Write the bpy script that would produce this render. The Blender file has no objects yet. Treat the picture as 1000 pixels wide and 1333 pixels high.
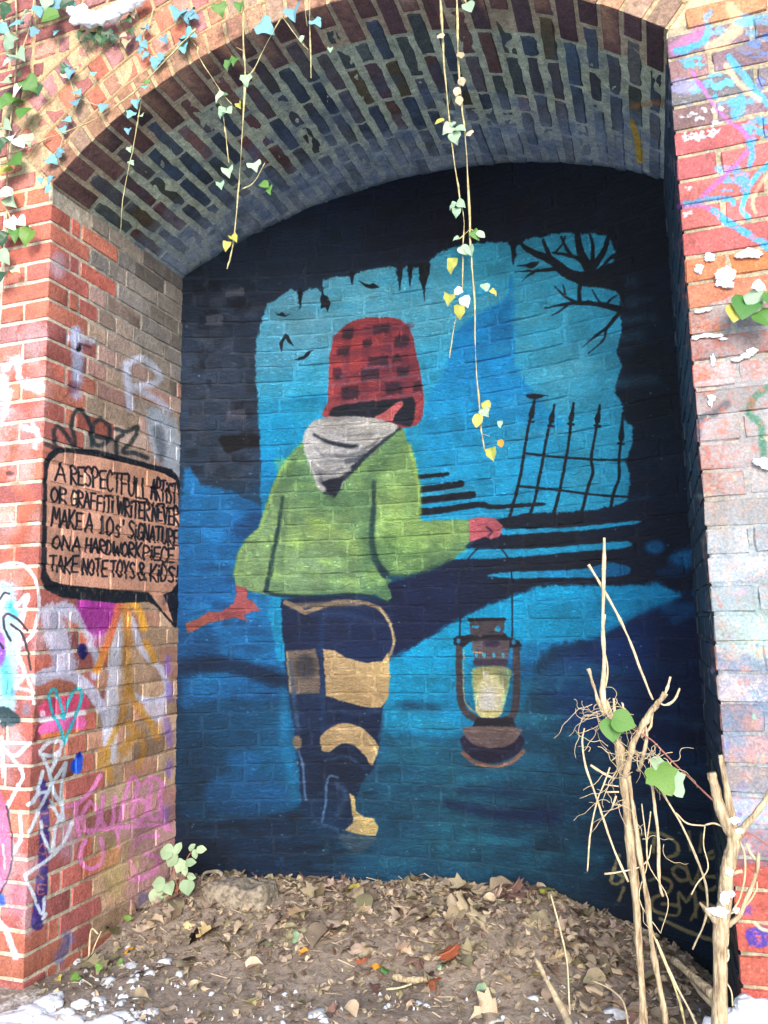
import bpy, math, random
import numpy as np
from mathutils import Vector, Matrix
random.seed(7); rng = np.random.default_rng(7)
D = bpy.data; scene = bpy.context.scene; COL = scene.collection
V = lambda *a: np.array(a, float)

# ------------------------------------------------------------------ camera
ZO = 2.75                                   # height of the arch springing reference above the ground
F_PX = 1036.96; YAW, PITCH, ROLL = .3198, .1374, -.0228
CAM = V(2.01354, -2.24482, -1.57367 + ZO)
_f = V(-math.sin(YAW)*math.cos(PITCH), math.cos(YAW)*math.cos(PITCH), math.sin(PITCH))
_r = V(math.cos(YAW), math.sin(YAW), 0); _u = np.cross(_r, _f)
RT = math.cos(ROLL)*_r + math.sin(ROLL)*_u; UP = -math.sin(ROLL)*_r + math.cos(ROLL)*_u; FW = _f
cam_d = D.cameras.new('camera'); cam = D.objects.new('camera', cam_d); COL.objects.link(cam)
M = Matrix.Identity(4)
for i in range(3):
    M[i][0], M[i][1], M[i][2], M[i][3] = RT[i], UP[i], -FW[i], CAM[i]
cam.matrix_world = M
cam_d.sensor_fit = 'HORIZONTAL'; cam_d.sensor_width = 36; cam_d.lens = F_PX/1000*36
cam_d.clip_start = .02; cam_d.clip_end = 400
scene.camera = cam
scene.render.resolution_x = 768; scene.render.resolution_y = 1024

# ------------------------------------------------------------------ light
world = D.worlds.new('World'); scene.world = world; world.use_nodes = True
nt = world.node_tree; nt.nodes.clear()
sky = nt.nodes.new('ShaderNodeTexSky'); sky.sky_type = 'NISHITA'; sky.sun_disc = False
SUN_EL, SUN_AZ = math.radians(23), math.radians(162)      # azimuth from +Y clockwise
sky.sun_elevation = SUN_EL; sky.sun_rotation = SUN_AZ; sky.air_density = 1.0; sky.dust_density = 1.5; sky.ozone_density = .6
bg = nt.nodes.new('ShaderNodeBackground'); bg.inputs['Strength'].default_value = .15
wo = nt.nodes.new('ShaderNodeOutputWorld')
nt.links.new(sky.outputs[0], bg.inputs[0]); nt.links.new(bg.outputs[0], wo.inputs[0])
sl = D.lights.new('sun', 'SUN'); sl.energy = 1.5; sl.angle = math.radians(24); sl.color = (1, .985, .965)
so = D.objects.new('sun', sl); COL.objects.link(so)
sd = Vector((math.sin(SUN_AZ)*math.cos(SUN_EL), math.cos(SUN_AZ)*math.cos(SUN_EL), math.sin(SUN_EL)))
so.rotation_euler = sd.to_track_quat('Z', 'Y').to_euler(); so.location = (1, -5, 8)
scene.view_settings.view_transform = 'Standard'; scene.view_settings.look = 'None'
scene.view_settings.exposure = 1.25; scene.view_settings.gamma = 1
scene.view_settings.use_curve_mapping = False

# ------------------------------------------------------------------ geometry of the place
W = 2.16                                    # opening between the piers
XC, ZC, RA = 1.10, -1.16 + ZO, 1.645        # arch centre and intrados radius
RINGS = [1.645, 1.742, 1.836, 1.938, 2.042]
A_R = math.atan2(.098 + 1.16, 1.06); A_L = math.atan2(.063 + 1.16, -1.10)
def wallY(x):                               # the back wall bows away from the viewer in plan
    s = .26; h = W/2 + .02; R = (h*h + s*s)/(2*s)
    base = .86 + (x/W)*(-.03)
    return base + np.sqrt(np.maximum(R*R - (x - W/2)**2, 0)) - (R - s)
def ray(x, y): return FW + RT*(x - 500)/F_PX - UP*(y - 666.5)/F_PX
def at(x, y, Y):
    d = ray(x, y); return CAM + d*(Y - CAM[1])/d[1]
def to_px(P):
    d = P - CAM; z = d @ FW
    return 500 + F_PX*(d @ RT)/z, 666.5 - F_PX*(d @ UP)/z
def pxsize(P): return float((P - CAM) @ FW)/F_PX      # metres per photo pixel at P
_gx = np.array([-3, 0, .31, .77, 1.2, 1.52, 1.69, 1.81, 1.94, 2.06, 2.16, 4])
_gz = np.array([-2.66, -2.635, -2.641, -2.656, -2.637, -2.617, -2.662, -2.684, -2.711, -2.747, -2.80, -2.8]) + ZO
def vnoise(x, y, s, seed=0):
    x = np.asarray(x, float)*s + seed*17.3; y = np.asarray(y, float)*s - seed*9.1
    ix, iy = np.floor(x), np.floor(y); fx, fy = x - ix, y - iy
    fx = fx*fx*(3 - 2*fx); fy = fy*fy*(3 - 2*fy)
    def h(a, b): 
        v = np.sin(a*127.1 + b*311.7 + seed*74.7)*43758.5453; return v - np.floor(v)
    return (h(ix, iy)*(1-fx) + h(ix+1, iy)*fx)*(1-fy) + (h(ix, iy+1)*(1-fx) + h(ix+1, iy+1)*fx)*fy
def ground_z(x, y, rough=True):
    x = np.asarray(x, float); y = np.asarray(y, float)
    back = np.interp(x, _gx, _gz)
    t = np.clip((y - .25)/.6, 0, 1); t = t*t*(3-2*t)
    z = (ZO - 2.755)*(1-t) + back*t
    z = z + .23*np.exp(-(((x-2.42)/.20)**2 + ((y+.12)/.20)**2))
    z = z + .035*np.exp(-(((x+.05)/.4)**2 + ((y-.05)/.25)**2))
    z = z - .02*np.clip(-y-.3, 0, 3)
    if rough:
        z = z + .022*(vnoise(x, y, 5, 1)-.5) + .012*(vnoise(x, y, 17, 2)-.5) + .006*(vnoise(x, y, 48, 3)-.5)
    return z

# ------------------------------------------------------------------ object helpers
def link(o, parent=None):
    COL.objects.link(o)
    if parent is not None:
        o.parent = parent
    return o
def prop(o, label=None, cat=None, group=None, kind=None):
    if label: o['label'] = label
    if cat: o['category'] = cat
    if group: o['group'] = group
    if kind: o['kind'] = kind
    return o
def thing(name, label, cat, loc, group=None):
    o = D.objects.new(name, None); o.empty_display_size = .1; COL.objects.link(o)
    o.location = loc; o.matrix_world = Matrix.Translation(Vector(loc))
    return prop(o, label, cat, group)
def mesh_obj(name, verts, faces, mat, parent=None, uv=None, tint=None, smooth=True, origin=None):
    """verts in world space; uv per vertex; tint per vertex or one value (rgba)"""
    verts = np.asarray(verts, float)
    if origin is None: origin = verts.mean(0)
    base = np.array(parent.location) if parent is not None and parent.parent is None else np.zeros(3)
    if parent is not None and parent.parent is not None:
        base = np.array(parent.location) + np.array(parent.parent.location)
    me = D.meshes.new(name); me.from_pydata((verts - origin).tolist(), [], [list(f) for f in faces]); 
    if smooth: me.polygons.foreach_set('use_smooth', [True]*len(me.polygons))
    if name in ('brick', 'voussoir', 'brickwork'): me.set_sharp_from_angle(angle=math.radians(32))
    n = len(me.loops); li = np.empty(n, int); me.loops.foreach_get('vertex_index', li)
    if uv is not None:
        l = me.uv_layers.new(name='UVMap'); l.data.foreach_set('uv', np.asarray(uv, np.float32)[li].ravel())
    if tint is not None:
        t = np.asarray(tint, np.float32)
        if t.ndim == 1: t = np.tile(t, (len(verts), 1))
        a = me.color_attributes.new('tint', 'FLOAT_COLOR', 'CORNER'); a.data.foreach_set('color', t[li].ravel())
    if mat: me.materials.append(mat)
    me.update()
    o = D.objects.new(name, me); link(o, parent); o.location = Vector(origin - base)
    return o
def lin(c):
    c = np.asarray(c, float)/255.
    return np.where(c <= .04045, c/12.92, ((c+.055)/1.055)**2.4)

# ------------------------------------------------------------------ spray paint canvases
def fbm(H, Wd, cell, oct=3, seed=0):
    g = np.random.default_rng(seed); out = np.zeros((H, Wd), np.float32); amp = 1; tot = 0
    for k in range(oct):
        c = max(cell/2**k, 1.0); nh, nw = int(H/c)+3, int(Wd/c)+3
        r = g.random((nh, nw), dtype=np.float32)
        yy = np.arange(H)/c; xx = np.arange(Wd)/c
        iy = yy.astype(int); ix = xx.astype(int); fy = (yy-iy)[:, None]; fx = (xx-ix)[None]
        fy = fy*fy*(3-2*fy); fx = fx*fx*(3-2*fx)
        a = r[iy][:, ix]*(1-fx) + r[iy][:, ix+1]*fx; b = r[iy+1][:, ix]*(1-fx) + r[iy+1][:, ix+1]*fx
        out += amp*(a*(1-fy) + b*fy); tot += amp; amp *= .55
    return out/tot
def smooth_pts(P, closed, n=6):
    P = np.asarray(P, float)
    if len(P) < 3: return P
    Q = np.vstack([P[-1:], P, P[:2]]) if closed else np.vstack([2*P[:1]-P[1:2], P, 2*P[-1:]-P[-2:-1]])
    out = []
    for i in range(len(Q)-3):
        a, b, c, d = Q[i:i+4]
        for t in np.linspace(0, 1, n, endpoint=False):
            out.append(.5*((2*b) + (-a+c)*t + (2*a-5*b+4*c-d)*t*t + (-a+3*b-3*c+d)*t**3))
    if not closed: out.append(Q[-2])
    return np.array(out)
class Canvas:
    """A painted surface: (u, v) in metres on the wall; marks are placed by where they sit on the wall."""
    def __init__(s, name, u0, u1, v0, v1, res, pos):
        s.name, s.u0, s.v0, s.res = name, u0, v0, res
        s.W, s.H = int((u1-u0)/res), int((v1-v0)/res)
        uu, vv = np.meshgrid(u0 + (np.arange(s.W)+.5)*res, v0 + (np.arange(s.H)+.5)*res)
        P = pos(uu, vv); px, py = to_px(P)
        s.X, s.Y = px.astype(np.float32), py.astype(np.float32)
        s.U, s.V = uu.astype(np.float32), vv.astype(np.float32)
        s.rgb = np.zeros((s.H, s.W, 3), np.float32); s.a = np.zeros((s.H, s.W), np.float32)
        h = abs(hash(name)) % 1; sd = sum(map(ord, name))
        s.n1 = fbm(s.H, s.W, .02/res, 3, sd) - .5; s.n2 = fbm(s.H, s.W, .006/res, 2, sd+1) - .5; s.n3 = fbm(s.H, s.W, .09/res, 4, sd+2) - .5
    def box(s, x0, y0, x1, y1):
        m = (s.X > x0) & (s.X < x1) & (s.Y > y0) & (s.Y < y1)
        r = np.where(m.any(1))[0]; c = np.where(m.any(0))[0]
        if len(r) == 0: return None
        return slice(r[0], r[-1]+1), slice(c[0], c[-1]+1)
    def put(s, sl_, m, c):
        m = np.clip(m, 0, 1).astype(np.float32); a = s.a[sl_]
        if callable(c): c = c(s.X[sl_], s.Y[sl_])
        c = np.asarray(c, np.float32)/255.
        oa = m + a*(1-m)
        s.rgb[sl_] = (c*m[..., None] + s.rgb[sl_]*(a*(1-m))[..., None])/np.maximum(oa, 1e-5)[..., None]
        s.a[sl_] = oa
    def _finish(s, sl_, sdist, soft, op, warp, grain, c):
        sdist = sdist + warp*(s.n1[sl_]*2.2 + s.n2[sl_]*1.2)
        m = np.clip(sdist/(2*soft) + .5, 0, 1); m = m*m*(3-2*m)
        if grain: m = np.clip(m*(1 + grain) + (s.n2[sl_]*2.2 + s.n1[sl_])*grain - grain*.45, 0, 1)*(m > 0)
        s.put(sl_, m*op, c)
    def fill(s, c, op=1): s.put((slice(None), slice(None)), np.full_like(s.a, op), c)
    def poly(s, P, c, soft=1.2, op=1, warp=1.2, grain=0, sm=True):
        P = smooth_pts(P, True, 4) if sm else np.asarray(P, float)
        e = soft + 3*warp + 2
        sl_ = s.box(P[:, 0].min()-e, P[:, 1].min()-e, P[:, 0].max()+e, P[:, 1].max()+e)
        if sl_ is None: return
        X, Y = s.X[sl_], s.Y[sl_]; ins = np.zeros(X.shape, bool); d2 = np.full(X.shape, 1e9, np.float32)
        for (x1, y1), (x2, y2) in zip(P, np.roll(P, -1, 0)):
            x1, y1, x2, y2 = map(np.float32, (x1, y1, x2, y2))
            dx, dy = x2-x1, y2-y1; L = dx*dx + dy*dy + np.float32(1e-9)
            t = np.clip(((X-x1)*dx + (Y-y1)*dy)/L, 0, 1)
            d2 = np.minimum(d2, (X-x1-t*dx)**2 + (Y-y1-t*dy)**2)
            if y1 != y2: ins ^= ((y1 <= Y) != (y2 <= Y)) & (X < x1 + (Y-y1)*dx/dy)
        d = np.sqrt(d2); s._finish(sl_, np.where(ins, d, -d), soft, op, warp, grain, c)
    def stroke(s, P, w, c, soft=1., op=1, warp=.5, grain=0, sm=True):
        """w: width in photo pixels, one value or (start, end)"""
        P = smooth_pts(P, False, 5) if sm and len(P) > 2 else np.asarray(P, float)
        w0, w1 = (w, w) if np.isscalar(w) else w
        e = max(w0, w1)/2 + soft + 3*warp + 1
        sl_ = s.box(P[:, 0].min()-e, P[:, 1].min()-e, P[:, 0].max()+e, P[:, 1].max()+e)
        if sl_ is None: return
        X, Y = s.X[sl_], s.Y[sl_]; best = np.full(X.shape, -1e9, np.float32); n = len(P)-1
        for i in range(n):
            x1, y1 = P[i]; x2, y2 = P[i+1]; dx, dy = x2-x1, y2-y1; L = dx*dx+dy*dy+1e-9
            t = np.clip(((X-x1)*dx + (Y-y1)*dy)/L, 0, 1)
            r = (w0 + (w1-w0)*(i+t)/n)/2
            best = np.maximum(best, r - np.sqrt((X-x1-t*dx)**2 + (Y-y1-t*dy)**2))
        s._finish(sl_, best, soft, op, warp, grain, c)
    def oval(s, x, y, rx, ry, c, soft=1.2, op=1, warp=1, grain=0, rot=0):
        t = np.linspace(0, 2*np.pi, 14, endpoint=False); ca, sa = math.cos(rot), math.sin(rot)
        s.poly(np.stack([x + rx*np.cos(t)*ca - ry*np.sin(t)*sa, y + rx*np.cos(t)*sa + ry*np.sin(t)*ca], 1), c, soft, op, warp, grain)
    def ring(s, x, y, rx, ry, w, c, **k):
        t = np.linspace(0, 2*np.pi, 15); s.stroke(np.stack([x + rx*np.sin(t), y - ry*np.cos(t)], 1), w, c, **k)
    def uv(s, u, v): return np.stack([(np.asarray(u)-s.u0)/(s.W*s.res), (np.asarray(v)-s.v0)/(s.H*s.res)], -1)
    def image(s, gain=1., sat=1.):
        l = np.where(s.rgb <= .04045, s.rgb/12.92, ((s.rgb+.055)/1.055)**2.4)
        gr = np.clip((s.rgb[..., 1:2]-np.maximum(s.rgb[..., :1], s.rgb[..., 2:]))*6, 0, 1)*(.22 if s.name == 'mural_paint' else 0) + np.clip((s.rgb[..., :1]-s.rgb[..., 1:2]-.15)*4, 0, 1)*.14; l = l*(1-gr) + l.mean(-1, keepdims=True)*gr
        wb = np.clip((s.rgb[..., 2:]-s.rgb[..., :1])*5 - (s.rgb[..., 2:] < s.rgb[..., 1:2]*.9)*5, 0, 1); gn = np.asarray(gain, np.float32)*np.ones(3, np.float32); l = l*(gn.mean()*.92*(1-wb) + gn*wb if np.ptp(gn) > 0 else gn)
        if sat != 1: g_ = l.mean(-1, keepdims=True); l = np.maximum(g_ + (l-g_)*sat, 0)
        l = l/np.maximum(l.max(-1, keepdims=True)/.86, 1); sr = np.where(l <= .0031308, l*12.92, 1.055*l**(1/2.4)-.055)
        im = D.images.new(s.name, s.W, s.H, alpha=True, float_buffer=False); im.alpha_mode = 'CHANNEL_PACKED'
        buf = np.empty((s.H, s.W, 4), np.float32); buf[..., :3] = sr; buf[..., 3] = s.a
        im.pixels.foreach_set(buf.ravel()); im.update(); im.pack()
        return im
def blend(*pts, p=2.5):
    """colour varying smoothly between sample points (x, y, (r,g,b))"""
    A = [(x, y, np.array(c, np.float32)) for x, y, c in pts]
    def f(X, Y):
        tot = np.zeros(X.shape, np.float32); out = np.zeros(X.shape+(3,), np.float32)
        for x, y, c in A:
            w = 1/(((X-x)**2 + (Y-y)**2)/900. + .3)**(p/2); tot += w; out += w[..., None]*c
        return out/tot[..., None]
    return f

# ---- the mural on the back wall
mural = Canvas('mural_paint', -.04, 2.22, -.12, 3.32, .0026, lambda u, v: np.stack([u, wallY(u), v], -1))
m = mural
NAVY = (10, 24, 46); BLK = (7, 17, 34)
m.fill(blend((300, 400, (26, 40, 60)), (280, 500, (42, 56, 76)), (290, 600, (34, 48, 66)), (600, 260, (5, 16, 36)), (860, 300, (5, 17, 34)), (870, 500, (5, 22, 38)), (870, 700, (6, 22, 44)),
             (860, 850, (5, 28, 66)), (850, 1000, (6, 30, 62)), (860, 1150, (6, 24, 44)), (700, 1000, (18, 66, 92)), (600, 1050, (22, 82, 104)), (560, 950, (18, 98, 130)), (700, 1100, (14, 56, 78)), (500, 1120, (16, 70, 98)),
             (350, 1110, (8, 34, 60)), (260, 1000, (6, 44, 72)), (260, 1110, (5, 24, 44)), (300, 850, (8, 60, 102)), (300, 700, (12, 78, 126))))
for k in range(110):                                          # earlier coat showing on single bricks
    x, y = rng.uniform(245, 335), rng.uniform(370, 620)
    m.poly([(x-8, y-6), (x+9, y-6), (x+9, y+6), (x-8, y+6)], (52, 62, 80) if k % 3 else (12, 20, 34), soft=1.5, op=rng.uniform(.25, .7), warp=1, sm=False)
m.poly([(293, 379), (317, 374), (318, 385), (294, 387)], (78, 84, 100), soft=1, sm=False); m.poly([(268, 411), (290, 409), (291, 424), (268, 424)], (66, 72, 88), soft=1, sm=False)
m.poly([(295, 535), (320, 532), (321, 545), (295, 548)], (68, 70, 88), soft=1, sm=False)
m.poly([(288, 568), (340, 568), (338, 580), (318, 584), (298, 590), (290, 582)], (4, 8, 20), soft=2)  # gap in the wall, its dark inside painted as a flat patch
# left hill in blues
m.poly([(238, 628), (262, 630), (300, 640), (345, 662), (420, 700), (420, 830), (372, 905), (238, 900)], blend((270, 650, (22, 112, 172)), (330, 700, (14, 84, 140)), (265, 700, (18, 96, 152)), (290, 770, (16, 84, 140)), (320, 830, (18, 104, 162)), (260, 850, (12, 66, 112)), (250, 790, (14, 84, 140)), (350, 770, (16, 120, 178))), soft=3, warp=3)
for k in range(46):
    x, y = rng.uniform(245, 350), rng.uniform(650, 960)
    m.stroke([(x, y), (x+rng.uniform(20, 50), y+rng.uniform(-2, 2))], rng.uniform(4, 11), rng.choice([0, 1]) and (34, 130, 190) or (8, 40, 80), soft=4, op=.33, warp=2)
m.poly([(338, 665), (362, 668), (352, 700), (335, 705), (300, 690)], (12, 50, 92), soft=5, op=.6)
m.stroke([(240, 868), (290, 866), (340, 878), (380, 892)], 22, (7, 30, 56), soft=7, op=.85)
m.poly([(240, 900), (250, 884), (285, 876), (318, 884), (338, 905), (350, 935), (300, 930), (240, 925)], blend((270, 890, (20, 110, 168)), (320, 920, (14, 80, 132)), (270, 920, (10, 66, 112))), soft=5, warp=3)
m.poly([(238, 925), (380, 925), (395, 1040), (340, 1060), (238, 1060)], blend((300, 950, (7, 62, 96)), (370, 980, (10, 84, 126)), (250, 1000, (6, 44, 70))), soft=6, op=.9)
m.oval(320, 1034, 53, 31, blend((300, 1020, (16, 84, 134)), (350, 1040, (14, 74, 122)), (300, 1055, (10, 64, 108))), soft=6, warp=2, rot=.05, op=.7)
m.oval(318, 990, 22, 12, (16, 86, 140), soft=8, op=.6)
m.stroke([(370, 900), (372, 960), (385, 1040)], 14, (20, 130, 180), soft=6, op=.45)
m.poly([(355, 775), (368, 778), (372, 850), (362, 860), (357, 830), (350, 800)], (12, 150, 200), soft=2)
# moonlit sky
SKY = [(334, 500), (333, 470), (334, 440), (344, 410), (348, 396), (360, 390), (364, 386), (378, 377), (386, 378), (391, 402), (395, 381), (402, 376), (413, 375), (419, 381), (421, 366), (432, 361), (456, 360), (458, 370), (461, 357), (478, 352), (494, 349), (505, 346), (515, 349), (520, 377), (524, 349), (530, 347), (534, 372), (538, 348), (545, 348), (556, 352), (561, 338), (570, 330), (590, 322), (612, 318), (640, 315), (661, 315), (667, 325), (669, 345), (673, 322), (684, 311), (715, 307), (745, 303), (772, 304), (793, 308), (801, 326), (797, 345), (804, 352), (811, 366), (808, 388), (804, 402), (810, 420), (807, 440), (803, 456), (810, 478), (802, 500), (801, 512), (809, 524), (812, 546), (824, 556), (822, 582), (814, 602), (820, 622), (818, 650), (800, 662), (760, 668), (745, 690), (650, 690), (600, 690), (520, 700), (400, 640), (345, 690), (338, 640), (340, 590), (336, 540)]
m.poly(SKY, blend((400, 420, (130, 206, 232)), (360, 470, (96, 190, 226)), (480, 390, (112, 204, 232)), (570, 400, (100, 200, 230)), (640, 350, (60, 182, 220)), (700, 420, (66, 186, 222)), (740, 480, (84, 194, 226)), (780, 400, (50, 176, 216)), (780, 560, (52, 178, 218)),
     (400, 520, (30, 166, 210)), (370, 560, (6, 146, 196)), (350, 620, (2, 118, 172)), (600, 560, (22, 160, 206)), (580, 620, (14, 158, 206)), (660, 620, (20, 162, 208)), (740, 620, (38, 172, 214)), (600, 680, (8, 150, 200)), (620, 500, (16, 150, 200))), soft=1.6, warp=2.2, sm=False)
m.poly([(576, 492), (588, 452), (592, 432), (612, 414), (632, 404), (650, 394), (660, 384), (664, 358), (667, 362), (671, 400), (671, 474), (684, 498), (712, 528), (738, 556), (752, 600), (740, 640), (660, 650), (570, 640), (548, 560), (560, 510)], blend((620, 440, (4, 120, 178)), (655, 420, (2, 112, 170)), (640, 500, (6, 126, 184)), (600, 560, (14, 148, 198)), (640, 620, (22, 160, 208)), (740, 600, (30, 166, 212))), soft=3, warp=1.5, sm=False)
m.stroke([(668, 395), (672, 470), (700, 512)], 3, (56, 180, 220), soft=3, op=.5)
m.stroke([(385, 520), (470, 515)], 14, (4, 140, 192), soft=8, op=.5); m.stroke([(345, 500), (430, 490)], 20, (70, 186, 222), soft=9, op=.5)
for k in range(110):                                          # brushy horizontal spray strokes
    x, y = rng.uniform(345, 800), rng.uniform(360, 660)
    m.stroke([(x, y), (x+rng.uniform(25, 70), y-rng.uniform(2, 9))], rng.uniform(4, 14), (150, 222, 240) if k % 2 else (4, 140, 192), soft=6, op=.13, warp=2)
# trees, bats, drips
K = (6, 19, 32)
for P, w in [([(806, 364), (769, 362), (741, 357), (720, 340), (696, 329), (683, 322), (677, 313)], (20, 3)), ([(728, 349), (702, 352), (671, 354)], (6, 2.2)), ([(700, 351), (688, 359), (680, 367)], (3, 1.4)),
             ([(769, 352), (758, 340), (744, 333), (720, 329)], (9, 3)), ([(744, 333), (737, 322), (731, 309)], (5, 3)), ([(716, 336), (712, 325), (707, 312)], (8, 3.5)), ([(722, 330), (732, 318), (736, 308)], (3, 2)),
             ([(768, 352), (756, 328), (751, 300)], (14, 7)), ([(771, 350), (786, 327), (793, 306)], (10, 5)), ([(771, 350), (772, 320), (768, 305)], (6, 3)), ([(800, 332), (792, 338), (780, 352)], (6, 3)),
             ([(814, 404), (783, 397), (755, 394), (730, 397), (710, 401)], (9, 2)), ([(755, 394), (754, 378), (756, 366)], (6, 5)), ([(738, 398), (728, 405), (719, 410)], (3, 1.3)), ([(750, 394), (736, 386), (722, 373)], (5, 1.6)), ([(736, 386), (735, 378), (733, 371)], (3, 1.5)),
             ([(783, 397), (776, 386), (771, 377)], (3, 1.4)), ([(772, 393), (764, 391)], (2, 1.5)), ([(790, 396), (796, 389), (803, 384)], (4, 2)), ([(806, 408), (790, 427), (773, 439), (758, 452)], (6, 1.3)), ([(789, 429), (785, 443), (766, 460)], (4, 1.2)), ([(770, 441), (764, 442)], (2, 1))]:
    m.stroke(P, w, K, soft=.8, warp=.5)
m.poly([(776, 350), (806, 345), (815, 400), (800, 378), (760, 372), (745, 362)], K, soft=1.5)
m.poly([(673, 346), (684, 344), (692, 341), (699, 340), (702, 341), (699, 345), (692, 349), (684, 347), (675, 347)], K, soft=.7, warp=.3)
for P in [[(545, 343), (561, 343), (558, 362), (554, 374), (553, 396), (550, 374), (546, 364)], [(358, 406), (363, 409), (368, 406), (372, 410), (379, 409), (371, 413), (362, 411)], [(420, 370), (422, 384), (427, 386), (431, 396), (427, 407), (424, 400), (418, 402), (417, 390), (419, 384)],
          [(467, 365), (474, 368), (480, 370), (486, 368), (495, 374), (485, 376), (476, 374)], [(371, 433), (375, 436), (384, 452), (375, 446), (372, 441), (369, 446), (366, 462), (363, 446)], [(381, 469), (390, 465), (396, 463), (402, 456), (408, 455), (402, 464), (396, 468), (388, 469)]]:
    m.poly(P, K, soft=.7, warp=.3, sm=False)
for x, y0, y1, w in [(521, 344, 378, 5), (534, 344, 373, 5), (391, 378, 402, 4), (668, 312, 345, 6), (458, 356, 370, 4)]: m.stroke([(x, y0), (x, y1)], (w+2, 1), K, soft=.7)
# black rails, shadows and cyan gaps
m.poly([(640, 668), (700, 668), (760, 666), (810, 656), (860, 655), (940, 670), (945, 780), (890, 768), (760, 764), (706, 766), (680, 774), (634, 790), (590, 812), (547, 840), (515, 862), (500, 800), (500, 760), (560, 745), (600, 722), (616, 706)], blend((700, 700, (8, 20, 38)), (560, 790, (10, 26, 60)), (900, 720, (6, 22, 44))), soft=2, warp=2, sm=False)
for P, w in [([(546, 621), (583, 617)], 5.5), ([(545, 638), (601, 630)], 9), ([(544, 652), (616, 644)], 9), ([(543, 667), (576, 664), (622, 657), (645, 660), (690, 657), (709, 656)], (10, 4))]: m.stroke(P, w, K, soft=.9, warp=.8)
CY = (24, 158, 204)
m.poly([(545, 672), (610, 668), (668, 662), (700, 663), (652, 675), (616, 676), (550, 679)], CY, soft=1, warp=.8)
m.poly([(652, 688), (700, 688), (760, 685), (829, 678), (825, 682), (760, 690), (700, 694), (655, 696)], CY, soft=1.2, warp=1)
m.poly([(585, 727), (600, 715), (640, 715), (700, 714), (760, 709), (816, 705), (820, 712), (790, 716), (740, 719), (690, 724), (640, 727)], CY, soft=1.2, warp=1)
m.poly([(634, 750), (660, 745), (720, 743), (768, 739), (790, 732), (819, 738), (815, 748), (780, 752), (720, 752), (680, 753)], blend((660, 748, CY), (740, 745, (20, 140, 190)), (800, 740, (10, 96, 146))), soft=1.4, warp=1)
m.oval(893, 727, 22, 12, (8, 92, 138), soft=6, warp=3); m.oval(853, 712, 12, 9, (8, 80, 126), soft=4); m.oval(911, 771, 10, 8, (8, 90, 136), soft=3); m.oval(875, 745, 20, 6, (6, 46, 84), soft=5)
# moonlit ground below
m.poly([(500, 862), (527, 850), (547, 840), (593, 811), (634, 789), (680, 773), (706, 764), (750, 763), (800, 764), (860, 761), (885, 775), (870, 788), (832, 800), (793, 823), (776, 833), (720, 840), (700, 860), (690, 900), (670, 940), (600, 960), (500, 955), (494, 910)],
     blend((540, 880, (0, 156, 206)), (600, 830, (6, 164, 212)), (700, 800, (6, 158, 208)), (780, 790, (8, 150, 200)), (850, 775, (10, 128, 178)), (560, 930, (12, 128, 170)), (720, 835, (8, 110, 164)), (680, 880, (8, 90, 140)), (660, 930, (12, 88, 120))), soft=6, warp=4, sm=False)
m.poly([(527, 850), (593, 811), (634, 789), (706, 764), (860, 761), (885, 775), (832, 800), (776, 831), (680, 838), (600, 850)], blend((600, 830, (6, 164, 212)), (700, 800, (6, 160, 208)), (850, 775, (10, 138, 188))), soft=2, warp=2, sm=False, op=.8)
m.poly([(776, 833), (850, 796), (900, 790), (940, 800), (950, 1000), (880, 1000), (760, 960), (700, 880)], blend((800, 850, (8, 44, 96)), (900, 850, (5, 24, 60)), (850, 950, (5, 26, 64)), (760, 900, (8, 56, 104)), (930, 960, (4, 16, 36))), soft=14, warp=5, op=.9)
m.stroke([(868, 794), (900, 792), (880, 806)], 14, (10, 90, 140), soft=7, op=.6); m.stroke([(860, 980), (935, 1000)], 26, (8, 58, 100), soft=12, op=.5)
for k in range(190):
    x, y = rng.uniform(480, 900), rng.uniform(860, 1140); d = y > 1000
    m.stroke([(x, y), (x+rng.uniform(25, 80), y+rng.uniform(-2, 7))], rng.uniform(4, 12), [(34, 116, 138), (6, 34, 62), (24, 96, 118)][k % 3], soft=6, op=.26 if x < 780 else .12, warp=2)
m.stroke([(585, 1046), (640, 1058), (720, 1062)], (10, 20), (5, 26, 62), soft=9, op=.8); m.stroke([(600, 1030), (680, 1034)], 8, (6, 34, 70), soft=6, op=.6)
for k in range(40):
    x, y = rng.uniform(240, 470), rng.uniform(1060, 1150)
    m.stroke([(x, y), (x+rng.uniform(20, 60), y+rng.uniform(-3, 3))], rng.uniform(3, 7), [(26, 72, 104), (4, 20, 40)][k % 2], soft=4, op=.4)
# railing
FB = [[(697, 516), (692, 541), (688, 556), (682, 592), (676, 628), (669, 653), (664, 671)], [(722, 527), (718, 547), (713, 565), (707, 597), (700, 633), (696, 651), (690, 670)], [(747, 525), (744, 545), (742, 565), (737, 597), (729, 638), (721, 668)],
      [(781, 528), (778, 547), (775, 565), (770, 597), (772, 615), (766, 633), (757, 668)], [(811, 538), (809, 570), (806, 599), (806, 622), (799, 642), (795, 662)]]
for P in FB:
    m.stroke(P, (3.2, 4.2), K, soft=.6, warp=.4)
    (x0, y0), (x1, y1) = P[0], P[1]
    m.poly([(x0, y0), (x1+4, y1-2), (x1+3, y1+4), (x1-3, y1+4), (x1-4, y1-2)], K, soft=.6, warp=.3, sm=False); m.stroke([(x1-4, y1+7), (x1+3, y1+8)], 3, K, soft=.5)
m.poly([(685, 515), (692, 513), (714, 515), (706, 518), (698, 520), (690, 519)], K, soft=.7)
m.stroke([(683, 590), (737, 596), (797, 599), (826, 597)], 3, K, soft=.6); m.stroke([(674, 633), (728, 638), (775, 644), (818, 647)], 3.2, K, soft=.6)
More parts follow.
